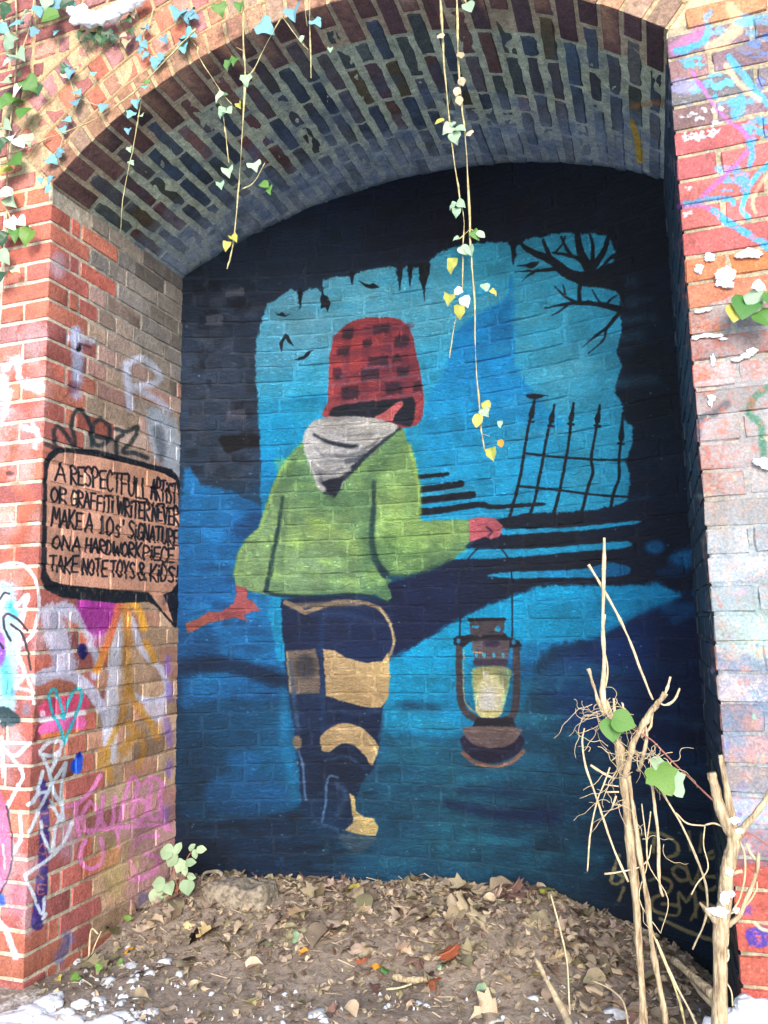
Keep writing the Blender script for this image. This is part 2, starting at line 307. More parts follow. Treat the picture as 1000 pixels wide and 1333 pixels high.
# the walking figure: trousers, boots
TR = (13, 27, 58)
m.poly([(366, 780), (440, 776), (505, 784), (513, 800), (514, 832), (506, 864), (505, 905), (498, 925), (495, 965), (488, 1000), (476, 1012), (463, 1040), (460, 1070), (455, 1086), (430, 1088), (408, 1070), (394, 1055), (389, 1010), (385, 960), (376, 900), (369, 840)], blend((430, 820, (18, 34, 66)), (480, 830, (14, 34, 72)), (460, 935, (10, 30, 62)), (440, 1010, (12, 28, 52)), (420, 1060, (12, 44, 76)), (400, 930, (16, 36, 66))), soft=1.6, warp=1.5, sm=False)
for k in range(30):
    x, y = rng.uniform(375, 490), rng.uniform(795, 1060)
    m.stroke([(x, y), (x+rng.uniform(8, 22), y+rng.uniform(-2, 2))], rng.uniform(2, 5), [(56, 78, 110), (6, 14, 32)][k % 2], soft=2.5, op=.35)
m.stroke([(419, 805), (419, 900), (421, 960)], 4, (22, 58, 104), soft=4, op=.6)
m.stroke([(372, 784), (388, 792), (397, 797), (412, 792), (440, 784), (468, 784), (492, 791), (506, 808), (513, 832), (510, 848), (503, 861)], (7, 3.5), (140, 122, 102), soft=1, warp=.8)
m.stroke([(380, 789), (420, 787), (470, 785)], 7, (128, 116, 104), soft=2, op=.8); m.stroke([(495, 792), (509, 815), (513, 838)], 2, (206, 190, 140), soft=.8, op=.8)
TAN = (176, 152, 116)
m.poly([(421, 845), (434, 847), (453, 857), (476, 863), (497, 861), (506, 849), (508, 880), (506, 908), (497, 921), (476, 921), (453, 915), (424, 906)], blend((440, 870, (168, 146, 112)), (480, 880, (184, 160, 122)), (500, 870, (196, 172, 120)), (480, 910, (176, 150, 112))), soft=.9, warp=.9, sm=False)
m.poly([(373, 848), (411, 845), (416, 865), (416, 902), (378, 904)], (104, 94, 88), soft=1.5, warp=1.2, sm=False); m.oval(398, 868, 13, 16, (48, 52, 66), soft=5, op=.8)
m.stroke([(374, 850), (379, 900)], 3, (170, 148, 116), soft=1.5)
m.poly([(419, 976), (418, 958), (430, 948), (450, 941), (469, 947), (487, 961), (493, 976), (484, 997), (477, 986), (462, 971), (445, 968), (430, 978)], TAN, soft=1, warp=.9)
m.stroke([(480, 962), (490, 978), (485, 992)], 2.5, (214, 198, 146), soft=1); m.oval(387, 966, 6, 9, (120, 106, 92), soft=1.5)
for P in [[(389, 978), (394, 996), (396, 1022), (398, 1041)], [(440, 1012), (430, 1010), (425, 1022), (424, 1046), (419, 1070)]]: m.stroke(P, 3, (92, 124, 164), soft=1.6, op=.8)
m.stroke([(438, 1020), (450, 1035), (440, 1060)], 8, (50, 72, 106), soft=4, op=.7)
m.poly([(455, 1033), (461, 1037), (464, 1056), (472, 1063), (487, 1066), (493, 1076), (490, 1088), (471, 1087), (449, 1081), (460, 1071), (458, 1054)], blend((462, 1045, (200, 180, 124)), (480, 1075, (216, 196, 132)), (455, 1080, (150, 134, 104))), soft=.9, warp=.7, sm=False)
for P, w, c_ in [([(378, 860), (382, 900), (388, 950)], 5, (60, 86, 120)), ([(500, 925), (494, 960)], 3, (46, 90, 140)), ([(430, 925), (470, 930), (494, 926)], 5, (36, 60, 96)), ([(425, 990), (450, 985), (476, 1000)], 5, (50, 74, 108)), ([(404, 800), (450, 800), (496, 812)], 6, (34, 54, 88)), ([(410, 1070), (440, 1080)], 5, (60, 84, 112)), ([(440, 865), (470, 880)], 7, (196, 172, 132)), ([(460, 900), (495, 905)], 5, (148, 126, 96)), ([(440, 952), (465, 955)], 4, (204, 180, 136))]: m.stroke(P, w, c_, soft=2.5, op=.6, warp=1.5)
m.poly([(440, 1086), (490, 1090), (478, 1104), (462, 1112)], (72, 84, 96), soft=3, op=.6)
# jacket
m.poly([(400, 572), (384, 588), (364, 612), (350, 645), (337, 688), (320, 702), (311, 720), (305, 748), (307, 762), (320, 768), (350, 775), (400, 776), (450, 772), (490, 775), (505, 784), (511, 778), (503, 757), (506, 751), (530, 750), (560, 742), (590, 728), (612, 706), (612, 676), (580, 677), (550, 678), (544, 670), (546, 636), (542, 602), (530, 572), (524, 555), (470, 560)],
     blend((350, 660, (112, 156, 104)), (330, 730, (120, 164, 106)), (380, 620, (84, 136, 92)), (420, 690, (134, 176, 110)), (410, 750, (116, 158, 114)), (470, 680, (124, 170, 106)), (460, 745, (108, 154, 102)), (430, 650, (88, 142, 92)), (510, 620, (132, 180, 98)), (500, 590, (90, 142, 84)), (530, 700, (134, 186, 82)), (515, 690, (142, 192, 90)), (580, 700, (110, 158, 92)), (560, 730, (82, 132, 84)), (500, 770, (66, 122, 84)), (495, 720, (84, 142, 86))), soft=1.2, warp=1.2, sm=False)
m.stroke([(396, 576), (372, 602), (353, 645), (338, 690), (314, 716), (306, 750)], 5, (140, 186, 84), soft=2.5, op=.7); m.stroke([(533, 580), (545, 630), (546, 668)], 5, (168, 214, 84), soft=3, op=.7)
for k in range(150):
    x, y = rng.uniform(318, 600), rng.uniform(600, 770)
    if x > 510 and y < 680 or x < 350 and y < 700 or x > 560 and y > 720 or x > 500 and y > 738: continue
    m.oval(x, y, rng.uniform(4, 13), rng.uniform(2, 6), [(168, 220, 110), (70, 122, 84), (154, 210, 90)][k % 3], soft=3, op=.38, warp=2)
m.stroke([(400, 640), (440, 660), (470, 650)], 16, (78, 128, 84), soft=9, op=.6); m.stroke([(385, 700), (430, 690), (465, 715)], 20, (160, 204, 92), soft=10, op=.45); m.stroke([(560, 735), (600, 715)], 10, (70, 116, 80), soft=6, op=.6); m.stroke([(515, 640), (520, 680), (560, 695), (600, 690)], 18, (158, 200, 92), soft=9, op=.45); m.stroke([(360, 765), (420, 768), (490, 768)], 8, (80, 130, 90), soft=5, op=.6); m.stroke([(420, 610), (440, 648)], 26, (76, 124, 86), soft=12, op=.6); m.stroke([(512, 580), (500, 600), (480, 625)], 14, (80, 126, 82), soft=8, op=.6)
DG = (16, 40, 58)
m.stroke([(368, 648), (362, 690), (354, 730), (347, 768)], (4, 6), DG, soft=2, op=.9); m.stroke([(362, 640), (372, 690), (366, 740)], 8, (74, 120, 84), soft=6, op=.5)
m.stroke([(487, 628), (486, 660), (484, 700), (489, 728), (502, 748)], (5, 10), DG, soft=2.2, op=.95); m.stroke([(482, 620), (476, 680), (482, 735)], 16, (70, 120, 84), soft=9, op=.6)
m.stroke([(500, 749), (540, 748), (585, 730)], 5, (20, 52, 56), soft=3, op=.6); m.stroke([(345, 770), (365, 775), (420, 777), (470, 775), (508, 786)], 4.5, DG, soft=1.8, op=.9)
# hands
m.poly([(307, 762), (322, 765), (322, 779), (329, 782), (339, 796), (332, 795), (317, 801), (323, 809), (305, 804), (273, 811), (253, 821), (242, 825), (242, 812), (259, 805), (273, 796), (288, 796), (304, 785), (307, 775)], blend((320, 785, (160, 76, 84)), (300, 800, (140, 68, 76)), (255, 812, (156, 84, 74))), soft=.9, warp=.9, sm=False)
m.poly([(611, 676), (625, 673), (645, 675), (654, 684), (652, 697), (640, 702), (632, 699), (612, 706)], blend((620, 690, (196, 88, 106)), (645, 685, (180, 82, 100))), soft=.9, warp=.8, sm=False)
m.stroke([(634, 686), (640, 692), (636, 698)], 3, (70, 40, 70), soft=1.2); m.stroke([(622, 684), (634, 682)], 2, (150, 66, 86), soft=1.2)
for P, w, c_, o in [([(350, 700), (356, 730), (350, 752)], 4, (60, 104, 76), .6), ([(330, 720), (340, 740)], 4, (84, 130, 88), .6), ([(380, 745), (430, 752), (470, 745)], 5, (84, 134, 88), .55), ([(395, 690), (400, 720)], 4, (88, 138, 92), .5), ([(500, 700), (520, 722), (556, 722)], 7, (84, 136, 78), .6), ([(530, 690), (570, 700)], 3, (98, 150, 84), .6), ([(594, 680), (598, 704)], 3, (80, 126, 72), .6), ([(440, 700), (450, 740)], 5, (100, 150, 96), .5), ([(492, 650), (500, 690)], 6, (150, 196, 96), .6), ([(380, 640), (376, 690), (372, 730)], 5, (150, 192, 108), .5)]: m.stroke(P, w, c_, soft=3, op=o, warp=2)
# hat and ear
m.poly([(436, 437), (453, 422), (468, 416), (490, 413), (512, 414), (524, 418), (533, 428), (539, 442), (542, 461), (547, 481), (551, 508), (551, 532), (547, 547), (534, 556), (500, 556), (424, 544), (427, 521), (428, 481), (432, 450)], blend((460, 460, (164, 46, 56)), (500, 420, (140, 46, 60)), (520, 480, (124, 44, 62)), (540, 540, (152, 50, 64)), (450, 510, (156, 54, 64)), (434, 470, (168, 50, 58))), soft=.9, warp=.8)
DK = (26, 26, 44)
for y in [(435, 424), (462, 450), (489, 477), (513, 500)]:
    m.stroke([(436, y[0]+4), (490, (y[0]+y[1])/2), (536, y[1])], 9, (92, 44, 66), soft=2, op=.5)
for x in [451, 477, 503, 527]:
    m.stroke([(x+3, 426), (x-1, 480), (x-3, 524)], 10, (92, 44, 66), soft=2, op=.45)
for x, y, w, h in [(453, 434, 14, 14), (496, 428, 22, 12), (523, 444, 19, 14), (447, 457, 16, 11), (492, 470, 26, 12), (440, 486, 11, 16), (482, 487, 24, 15), (525, 485, 15, 13), (456, 511, 22, 18), (512, 506, 21, 15), (544, 503, 10, 13), (478, 447, 12, 10), (516, 466, 12, 10)]:
    m.poly([(x-w/2, y-h/2+1), (x+w/2, y-h/2-1), (x+w/2, y+h/2-1), (x-w/2, y+h/2+1)], DK, soft=2, op=.7, warp=2, sm=False)
for P in [[(430, 501), (468, 497), (545, 489)], [(430, 527), (480, 521), (550, 513)], [(475, 480), (520, 474)]]: m.stroke(P, 3.5, (128, 96, 120), soft=1.5, op=.5)
m.poly([(434, 531), (470, 524), (523, 519), (538, 518), (540, 535), (534, 555), (512, 550), (490, 545), (434, 543)], (20, 26, 42), soft=1.6, warp=1)
m.poly([(523, 522), (524, 528), (514, 541), (510, 548), (488, 544), (503, 535), (512, 527)], (196, 88, 96), soft=.9, warp=.6)
# hood
m.poly([(397, 562), (408, 548), (425, 543), (452, 542), (486, 544), (519, 555), (504, 570), (488, 588), (470, 603), (452, 622), (440, 640), (426, 643), (414, 632), (404, 606), (395, 580)], blend((430, 555, (136, 136, 140)), (480, 555, (176, 176, 176)), (405, 575, (188, 190, 194)), (440, 590, (176, 178, 184)), (415, 610, (150, 150, 156)), (460, 600, (150, 154, 160)), (495, 570, (170, 170, 168))), soft=.9, warp=.9)
for P, w, c, o in [([(410, 566), (424, 574), (448, 580), (464, 582)], (3, 6), (24, 30, 44), .95), ([(470, 584), (484, 580), (492, 572)], 4, (90, 94, 102), .7), ([(420, 590), (450, 594), (476, 588)], 5, (104, 108, 118), .7), ([(452, 600), (464, 598), (474, 594)], 6, (46, 54, 68), .85),
                   ([(412, 616), (430, 612), (446, 612)], 5, (110, 112, 120), .7), ([(424, 640), (434, 632), (448, 622), (470, 600), (492, 580), (520, 558)], (8, 4), (22, 34, 50), .9), ([(430, 604), (446, 602)], 5, (200, 202, 206), .7), ([(402, 590), (440, 586)], 6, (204, 206, 210), .6), ([(440, 616), (456, 612)], 4, (206, 206, 208), .7)]:
    m.stroke(P, w, c, soft=1.8, op=o, warp=1)
for P, w, c_ in [([(400, 560), (398, 580), (404, 606), (414, 630)], 5, (206, 210, 216)), ([(420, 552), (460, 550), (500, 556)], 5, (196, 196, 198)), ([(436, 566), (480, 566), (506, 562)], 4, (124, 126, 132)), ([(412, 584), (430, 600), (462, 600)], 4, (120, 124, 134)), ([(408, 598), (424, 612), (448, 606)], 3, (214, 216, 220)), ([(452, 588), (474, 580), (492, 566)], 4, (200, 200, 202)), ([(418, 618), (420, 634)], 5, (84, 88, 100))]: m.stroke(P, w, c_, soft=2, op=.6, warp=1.2)
m.poly([(420, 628), (440, 622), (446, 626), (436, 648), (424, 640)], (24, 34, 50), soft=1.5); m.oval(419, 635, 6, 4, (190, 192, 196), soft=1.5, rot=.6)
# storm lantern
L1, L2, L3 = (64, 58, 66), (26, 26, 38), (112, 100, 96)
for P in [[(628, 708), (610, 727), (601, 752), (599, 836)], [(646, 708), (660, 724), (666, 745), (667, 836)]]: m.stroke(P, 2.2, (10, 22, 44), soft=.7, warp=.3)
m.stroke([(598, 838), (598, 872), (599, 906), (603, 922), (611, 931), (624, 937)], 8.5, L1, soft=.8); m.stroke([(672, 838), (673, 880), (672, 912), (668, 930), (658, 938)], 9.5, L1, soft=.8)
m.stroke([(604, 846), (604, 905), (612, 922), (626, 930)], 1.6, (176, 146, 106), soft=.7, op=.9)
m.poly([(590, 832), (597, 828), (612, 826), (656, 824), (664, 830), (676, 833), (680, 842), (664, 843), (655, 836), (612, 836), (604, 842), (592, 840)], L2, soft=.8, sm=False)
m.poly([(612, 806), (656, 805), (657, 808), (655, 826), (613, 827)], L1, soft=.8, sm=False); m.stroke([(611, 807), (657, 806)], 4.5, L2, soft=.8); m.oval(648, 819, 4, 4, (40, 140, 180), soft=.8); m.stroke([(616, 816), (622, 816)], 3, (40, 140, 180), soft=.6)
m.poly([(614, 834), (663, 834), (663, 850), (659, 868), (618, 868), (616, 848)], (86, 78, 88), soft=.8, sm=False); m.stroke([(616, 849), (628, 850)], 1.5, (196, 160, 120), soft=.6); m.stroke([(634, 838), (646, 838)], 9, (52, 42, 66), soft=1.5); m.stroke([(620, 862), (658, 862)], 8, (48, 40, 64), soft=1.5, op=.8)
for x in (620.5, 630, 643, 655): m.oval(x, 853, 2, 3, (60, 170, 196), soft=.6, warp=0)
for x, y in ((597, 835), (669, 836)): m.oval(x, y, 3, 3.5, (40, 120, 160), soft=.8)
m.poly([(618, 869), (662, 869), (664, 887), (658, 912), (650, 933), (624, 933), (618, 912), (615, 887)], blend((630, 880, (148, 142, 84)), (655, 880, (104, 124, 104)), (640, 900, (206, 198, 140)), (620, 910, (140, 150, 110)), (655, 915, (120, 140, 112)), (636, 925, (240, 232, 170))), soft=.9)
m.stroke([(618, 872), (615, 888), (621, 915)], 1.8, (90, 180, 150), soft=.8); m.stroke([(661, 872), (663, 890), (654, 920)], 1.8, (90, 200, 160), soft=.8)
m.oval(638, 908, 17, 27, (250, 244, 200), soft=7, warp=.8, op=.85); m.oval(636, 913, 13, 21, (255, 253, 232), soft=4, warp=.8); m.oval(635, 914, 8, 15, (255, 255, 250), soft=3); m.oval(638, 929, 13, 5, (232, 228, 160), soft=2); m.oval(633, 878, 4, 5, (240, 240, 226), soft=1); m.stroke([(631, 885), (632, 900)], 2.5, (220, 220, 190), soft=1)
m.poly([(621, 934), (668, 934), (672, 948), (614, 948)], L2, soft=.8, sm=False)
m.poly([(605, 958), (677, 958), (678, 976), (665, 987), (642, 994), (618, 988), (603, 976)], (28, 28, 54), soft=.9)
m.poly([(608, 946), (673, 947), (676, 957), (665, 969), (642, 974), (618, 969), (605, 957)], (104, 90, 92), soft=.9); m.stroke([(614, 950), (668, 950)], 3, (132, 112, 104), soft=1, op=.6)
m.stroke([(603, 980), (617, 992), (642, 998), (666, 992), (682, 978)], 5.5, (124, 94, 88), soft=.9); m.stroke([(620, 995), (642, 999), (660, 995)], 1.6, (176, 146, 116), soft=.7)
for k in range(70):
    x, y = rng.uniform(596, 680), rng.uniform(806, 998)
    if abs(x-637) > 26 or y < 866 or y > 932: m.oval(x, y, rng.uniform(1, 3), rng.uniform(.6, 1.6), [(120, 96, 96), (22, 18, 36)][k % 2], soft=1, op=.35)
# ochre tag low on the right
OC = (158, 144, 102)
for P in [[(832, 1086), (858, 1084), (880, 1096), (882, 1110), (868, 1116)], [(852, 1088), (851, 1110)], [(897, 1084), (899, 1106)], [(914, 1086), (911, 1108)], [(918, 1114), (928, 1108), (934, 1108), (930, 1116), (920, 1116)], [(806, 1114), (800, 1130), (796, 1148), (806, 1150), (812, 1142), (804, 1136)], [(812, 1156), (806, 1172)],
          [(876, 1130), (884, 1126), (894, 1134), (896, 1144), (886, 1146), (877, 1138), (876, 1130)], [(892, 1124), (902, 1150), (912, 1126)], [(908, 1140), (914, 1156), (926, 1158), (934, 1150), (936, 1142), (914, 1140)], [(846, 1146), (862, 1142), (874, 1150), (870, 1162), (850, 1170), (852, 1186), (880, 1192), (884, 1180), (862, 1176)], [(884, 1178), (884, 1162), (894, 1174), (904, 1160), (906, 1194)], [(900, 1198), (912, 1176), (922, 1200)], [(860, 1196), (890, 1210), (930, 1226)], [(916, 1176), (934, 1182)], [(830, 1148), (840, 1160)]]:
    m.stroke(P, 4.8, OC, soft=1.1, op=.9, warp=.9)
m.stroke([(240, 1150), (500, 1160), (700, 1165), (760, 1185), (900, 1245), (960, 1290)], 18, (28, 40, 44), soft=7, op=.6, warp=4)
for k in range(260):                                          # pale flecks painted in as glints on the rough relief
    x, y = rng.uniform(240, 930), rng.uniform(380, 1180)
    m.oval(x, y, rng.uniform(.6, 1.6), rng.uniform(.5, 1.2), (150, 186, 204), soft=.6, op=.55, warp=0)
IMG_MURAL = mural.image((1.55, 1.66, 1.80))

# ---- left pier: front (u<0) and reveal (u>0) on one unfolded sheet
def pos_left(u, v): return np.stack([np.minimum(u, 0), np.maximum(u, 0), v], -1)
left = Canvas('left_pier_paint', -.80, .92, -.12, 3.0, .002, pos_left); c = left
WH = (214, 222, 240); LAV = (204, 206, 234)
def S(cv, P, w, col, soft=1.5, op=.95, warp=.7, grain=.15): cv.stroke(P, w, col, soft=soft, op=op, warp=warp, grain=grain)
S(c, [(99, 432), (101, 470), (99, 512)], 13, (196, 210, 246), 6, .85, 1, .2); S(c, [(92, 440), (122, 444)], 8, (196, 206, 236), 6, .6)
S(c, [(164, 474), (167, 505), (170, 530)], 9, (206, 214, 240), 4, .85); S(c, [(164, 476), (184, 466), (206, 484), (204, 498), (172, 504)], 8, (210, 216, 240), 4, .85); S(c, [(182, 508), (204, 520), (220, 534)], 8, (196, 208, 236), 4, .7)
c.poly([(192, 532), (220, 538), (234, 560), (236, 620), (206, 600), (196, 570)], (176, 196, 218), soft=4, op=.75, warp=3, grain=.35); c.poly([(200, 560), (212, 556), (216, 590), (208, 600)], (40, 60, 74), soft=4, op=.5)
for P, w in [([(23, 466), (25, 492)], 9), ([(36, 500), (52, 504)], 15), ([(5, 492), (6, 518)], 11), ([(14, 510), (8, 530), (2, 548)], 6), ([(42, 552), (50, 568), (46, 582)], 6), ([(28, 555), (48, 560)], 7), ([(16, 470), (8, 480)], 9)]: S(c, P, w, (222, 222, 238), 3.5, .78, 1, .35)
c.oval(76, 345, 10, 16, (190, 200, 226), soft=7, op=.35); c.oval(103, 453, 3.5, 5, (20, 20, 26), soft=1.2); c.stroke([(103, 447), (118, 452)], 3, (30, 34, 50), soft=2, op=.8)
c.oval(96, 505, 10, 8, (90, 20, 40), soft=5, op=.55)
TG = (24, 42, 50)
for P in [[(60, 578), (72, 582), (70, 562), (76, 555), (86, 566), (97, 580), (94, 552), (100, 535), (108, 536), (118, 556), (120, 580)], [(131, 545), (142, 556), (140, 574), (128, 580), (120, 570), (122, 552), (131, 545)], [(126, 568), (146, 572)], [(150, 558), (164, 562), (180, 556), (172, 574), (160, 588), (176, 590), (192, 596)], [(152, 590), (152, 572), (160, 566)]]:
    c.stroke(P, 6.2, TG, soft=1.6, op=.93, warp=.5)
c.stroke([(20, 632), (34, 642), (38, 656), (30, 672), (22, 700), (17, 728)], 14, (222, 84, 48), soft=5, op=.7, warp=1, grain=.2)
c.oval(13, 616, 6, 3, (30, 20, 26), soft=1.5, op=.8)
S(c, [(0, 736), (22, 733), (40, 744), (50, 768), (50, 800), (42, 825), (30, 838)], 4.5, (228, 226, 240), 1.2)
c.stroke([(8, 770), (14, 830), (10, 880), (6, 930)], 26, (150, 204, 238), soft=6, op=.88, warp=2, grain=.3); c.stroke([(12, 788), (18, 800)], 10, (30, 160, 224), soft=5, op=.8); c.stroke([(4, 860), (10, 900)], 14, (60, 180, 230), soft=5, op=.7); c.oval(0, 845, 7, 22, (130, 70, 200), soft=3)
S(c, [(20, 790), (36, 775), (30, 800), (22, 846), (32, 876), (20, 892)], 6, (228, 230, 246), 1.5, .8); S(c, [(20, 896), (40, 900), (44, 916)], 4, (226, 228, 240), 1.2, .8); S(c, [(34, 880), (44, 902)], 4, (226, 228, 240), 1.2, .8)
for P in [[(0, 780), (6, 772), (12, 773)], [(0, 838), (4, 844)], [(4, 806), (6, 820), (13, 834)], [(4, 804), (10, 799), (25, 808), (35, 821)], [(14, 813), (28, 825), (35, 846), (40, 872)]]: c.stroke(P, 3.2, (18, 18, 30), soft=.7, warp=.3)
c.poly([(0, 920), (16, 924), (26, 934), (24, 942), (12, 946), (0, 944)], (24, 52, 60), soft=2, warp=2, grain=.2); c.oval(34, 924, 5, 8, (110, 104, 124), soft=2, op=.8); c.stroke([(52, 946), (46, 964)], 7, (90, 18, 30), soft=2, op=.85)
c.stroke([(66, 800), (74, 830), (84, 866)], 30, LAV, soft=6, op=.82, warp=2, grain=.35); c.stroke([(84, 792), (108, 808), (122, 824)], 20, LAV, soft=4, op=.85, warp=2, grain=.25)
c.stroke([(118, 838), (128, 862), (124, 880)], 10, LAV, soft=3, op=.85)
c.stroke([(50, 884), (70, 876), (98, 882), (122, 904), (138, 936), (140, 975), (138, 1000)], (18, 10), LAV, soft=2.5, op=.88, warp=1.2, grain=.15)
c.stroke([(158, 806), (150, 860), (146, 920), (144, 985)], 16, (210, 212, 232), soft=3, op=.85, warp=1.5, grain=.2)
c.stroke([(170, 806), (186, 846), (210, 872), (218, 896), (212, 910), (192, 912), (176, 906)], 9, (208, 208, 234), soft=2.5, op=.85, warp=1.2, grain=.2); c.poly([(190, 916), (214, 912), (216, 930), (206, 940), (186, 930)], (200, 204, 230), soft=3, op=.7)
c.poly([(103, 781), (151, 781), (150, 800), (140, 822), (122, 826), (108, 808)], (172, 10, 160), soft=3, warp=1.5); c.stroke([(126, 820), (132, 836)], 16, (190, 90, 180), soft=6, op=.5)
c.stroke([(156, 782), (150, 810), (141, 835), (127, 872)], 9, blend((155, 785, (226, 96, 74)), (150, 815, (232, 110, 70)), (128, 868, (248, 156, 20))), soft=2.5, warp=1)
c.stroke([(164, 782), (166, 820), (166, 860), (168, 900)], 11, blend((165, 800, (232, 150, 40)), (166, 880, (176, 132, 60))), soft=4, op=.8, warp=1, grain=.2)
c.stroke([(172, 782), (182, 796), (188, 818)], 9, (250, 182, 44), soft=2.5); c.stroke([(190, 836), (196, 846), (201, 860)], 9, (222, 160, 54), soft=3, op=.9)
for P, w in [([(166, 896), (158, 934), (146, 960), (138, 984)], 7), ([(166, 898), (180, 922), (198, 944), (204, 960)], 10), ([(136, 980), (134, 995)], 16), ([(142, 1000), (143, 1014)], 9), ([(168, 942), (176, 956), (160, 976)], 12), ([(184, 956), (186, 980), (180, 998)], 7)]: c.stroke(P, w, (204, 148, 48), soft=3.5, op=.75, warp=1.5, grain=.3)
c.oval(108, 848, 6.5, 11, (20, 20, 96), soft=1.2)
c.poly([(56, 914), (108, 903), (111, 926), (56, 934)], (226, 56, 112), soft=1.5, warp=1.5); c.poly([(55, 942), (107, 933), (106, 950), (56, 958)], (246, 92, 180), soft=1.5, warp=1.5); c.stroke([(56, 959), (78, 955), (101, 952)], 6, (240, 130, 60), soft=1.2)
c.stroke([(54, 938), (70, 934), (110, 927)], 7, (232, 226, 240), soft=1.5); c.oval(55, 930, 4, 5, (240, 200, 226), soft=1.5)
c.stroke([(84, 969), (79, 948), (67, 924), (64, 906), (68, 897), (74, 902), (80, 922), (83, 936), (88, 918), (97, 899), (104, 897), (107, 906), (100, 930), (90, 952), (84, 969)], 4.2, (66, 196, 212), soft=.8, warp=.3)
c.poly([(103, 978), (108, 984), (107, 1000), (102, 1007), (93, 1004), (92, 994), (98, 988)], (26, 92, 222), soft=1); c.oval(103, 983, 3.5, 4, (20, 40, 170), soft=1)
c.stroke([(56, 1020), (58, 1060), (57, 1112), (54, 1160), (49, 1203)], (10, 17), (38, 32, 128), soft=1.5, op=.92, warp=.8)
for P in [[(46, 1114), (56, 1098), (62, 1118)], [(50, 1110), (60, 1112)], [(62, 1126), (52, 1128), (50, 1138), (58, 1144)], [(60, 1152), (50, 1152), (50, 1164), (58, 1163)], [(50, 1158), (56, 1158)], [(54, 1074), (62, 1076)], [(54, 1060), (64, 1058)], [(52, 1086), (60, 1088)]]: c.stroke(P, 2.4, (168, 92, 104), soft=.8, warp=.3)
WL = (212, 228, 244)
for P in [[(53, 980), (62, 998), (68, 1022), (74, 1038), (82, 1046)], [(53, 982), (68, 984), (78, 980), (66, 1004)], [(86, 993), (63, 1030), (38, 1084)], [(86, 994), (80, 1030), (82, 1068)], [(40, 1046), (50, 1034), (64, 1030)], [(66, 1042), (74, 1060), (82, 1070)], [(53, 1070), (58, 1094), (69, 1108), (72, 1080), (80, 1060)], [(95, 1071), (84, 1096), (66, 1116), (38, 1136), (34, 1142), (44, 1166), (55, 1190), (59, 1168)], [(60, 1190), (56, 1196)], [(56, 1004), (46, 1040), (36, 1048)]]:
    c.stroke(P, 4.6, WL, soft=1, op=.95, warp=.5)
for P in [[(0, 972), (18, 984), (32, 974), (38, 968)], [(14, 984), (30, 1008), (20, 1030), (6, 1056)], [(26, 1062), (27, 1090), (18, 1110)], [(2, 960), (4, 1010)], [(52, 978), (62, 968), (80, 966), (76, 984)]]: c.stroke(P, 5, (224, 226, 240), soft=1.2, op=.85, warp=.8, grain=.2)
c.poly([(-10, 1020), (4, 1040), (12, 1080), (14, 1120), (6, 1150), (-10, 1176)], blend((0, 1080, (240, 76, 140)), (10, 1100, (230, 60, 120)), (0, 1140, (236, 90, 150))), soft=1.2, warp=1, grain=.1); c.stroke([(8, 1050), (15, 1090), (14, 1130), (2, 1160), (-8, 1180)], 2.6, (24, 24, 50), soft=.8); c.stroke([(4, 1100), (6, 1130)], 2.6, (250, 200, 220), soft=1); c.oval(2, 1172, 5, 8, (30, 80, 190), soft=2)
c.oval(24, 1170, 14, 22, (176, 110, 150), soft=8, op=.4); c.oval(88, 1090, 14, 30, (176, 160, 190), soft=8, op=.35)
c.stroke([(-2, 1198), (8, 1212), (20, 1246)], (6, 9), (216, 210, 220), soft=1.8, op=.85, grain=.3)
PK = (236, 128, 206)
for P in [[(87, 1050), (104, 1044), (118, 1030), (130, 1010)], [(99, 1048), (101, 1068), (104, 1090)], [(118, 1044), (109, 1058), (110, 1076), (119, 1084), (128, 1072), (127, 1054), (118, 1044)], [(134, 1036), (133, 1066), (139, 1078), (148, 1068), (149, 1038)], [(156, 1072), (162, 1040), (173, 1012), (180, 1024), (174, 1042)], [(180, 1040), (172, 1056), (178, 1070), (188, 1064), (190, 1046), (180, 1040)], [(196, 1020), (194, 1048), (198, 1066), (208, 1060), (210, 1020)], [(208, 1034), (214, 1070), (220, 1076)], [(186, 1020), (200, 1012), (214, 1022)],
          [(112, 1094), (105, 1110), (108, 1126), (120, 1131), (132, 1122), (135, 1106), (131, 1092)], [(206, 1088), (182, 1092), (170, 1116), (178, 1140), (198, 1138), (206, 1118), (190, 1112)], [(104, 1082), (150, 1078), (200, 1074), (222, 1080)], [(152, 1082), (156, 1104)], [(166, 1142), (180, 1146), (202, 1134)]]:
    c.stroke(P, 5.4, PK, soft=1.6, op=.9, warp=.8, grain=.2)
for x, y in ((219, 866), (221, 900), (217, 945), (220, 1000), (216, 1060), (221, 960)): c.oval(x, y, 5, 14, (126, 96, 206), soft=4, op=.55, warp=2, grain=.3)
for x, y in ((88, 1222), (84, 1235), (78, 1248), (186, 1172)): c.oval(x, y, 7, 10, (70, 110, 176), soft=5, op=.6, grain=.3)
c.poly([(160, 1040), (226, 1030), (226, 1140), (170, 1180)], (222, 150, 204), soft=10, op=.25, grain=.4)
c.poly([(130, 1120), (160, 1090), (180, 1120), (150, 1170)], (190, 178, 110), soft=8, op=.35, grain=.4)
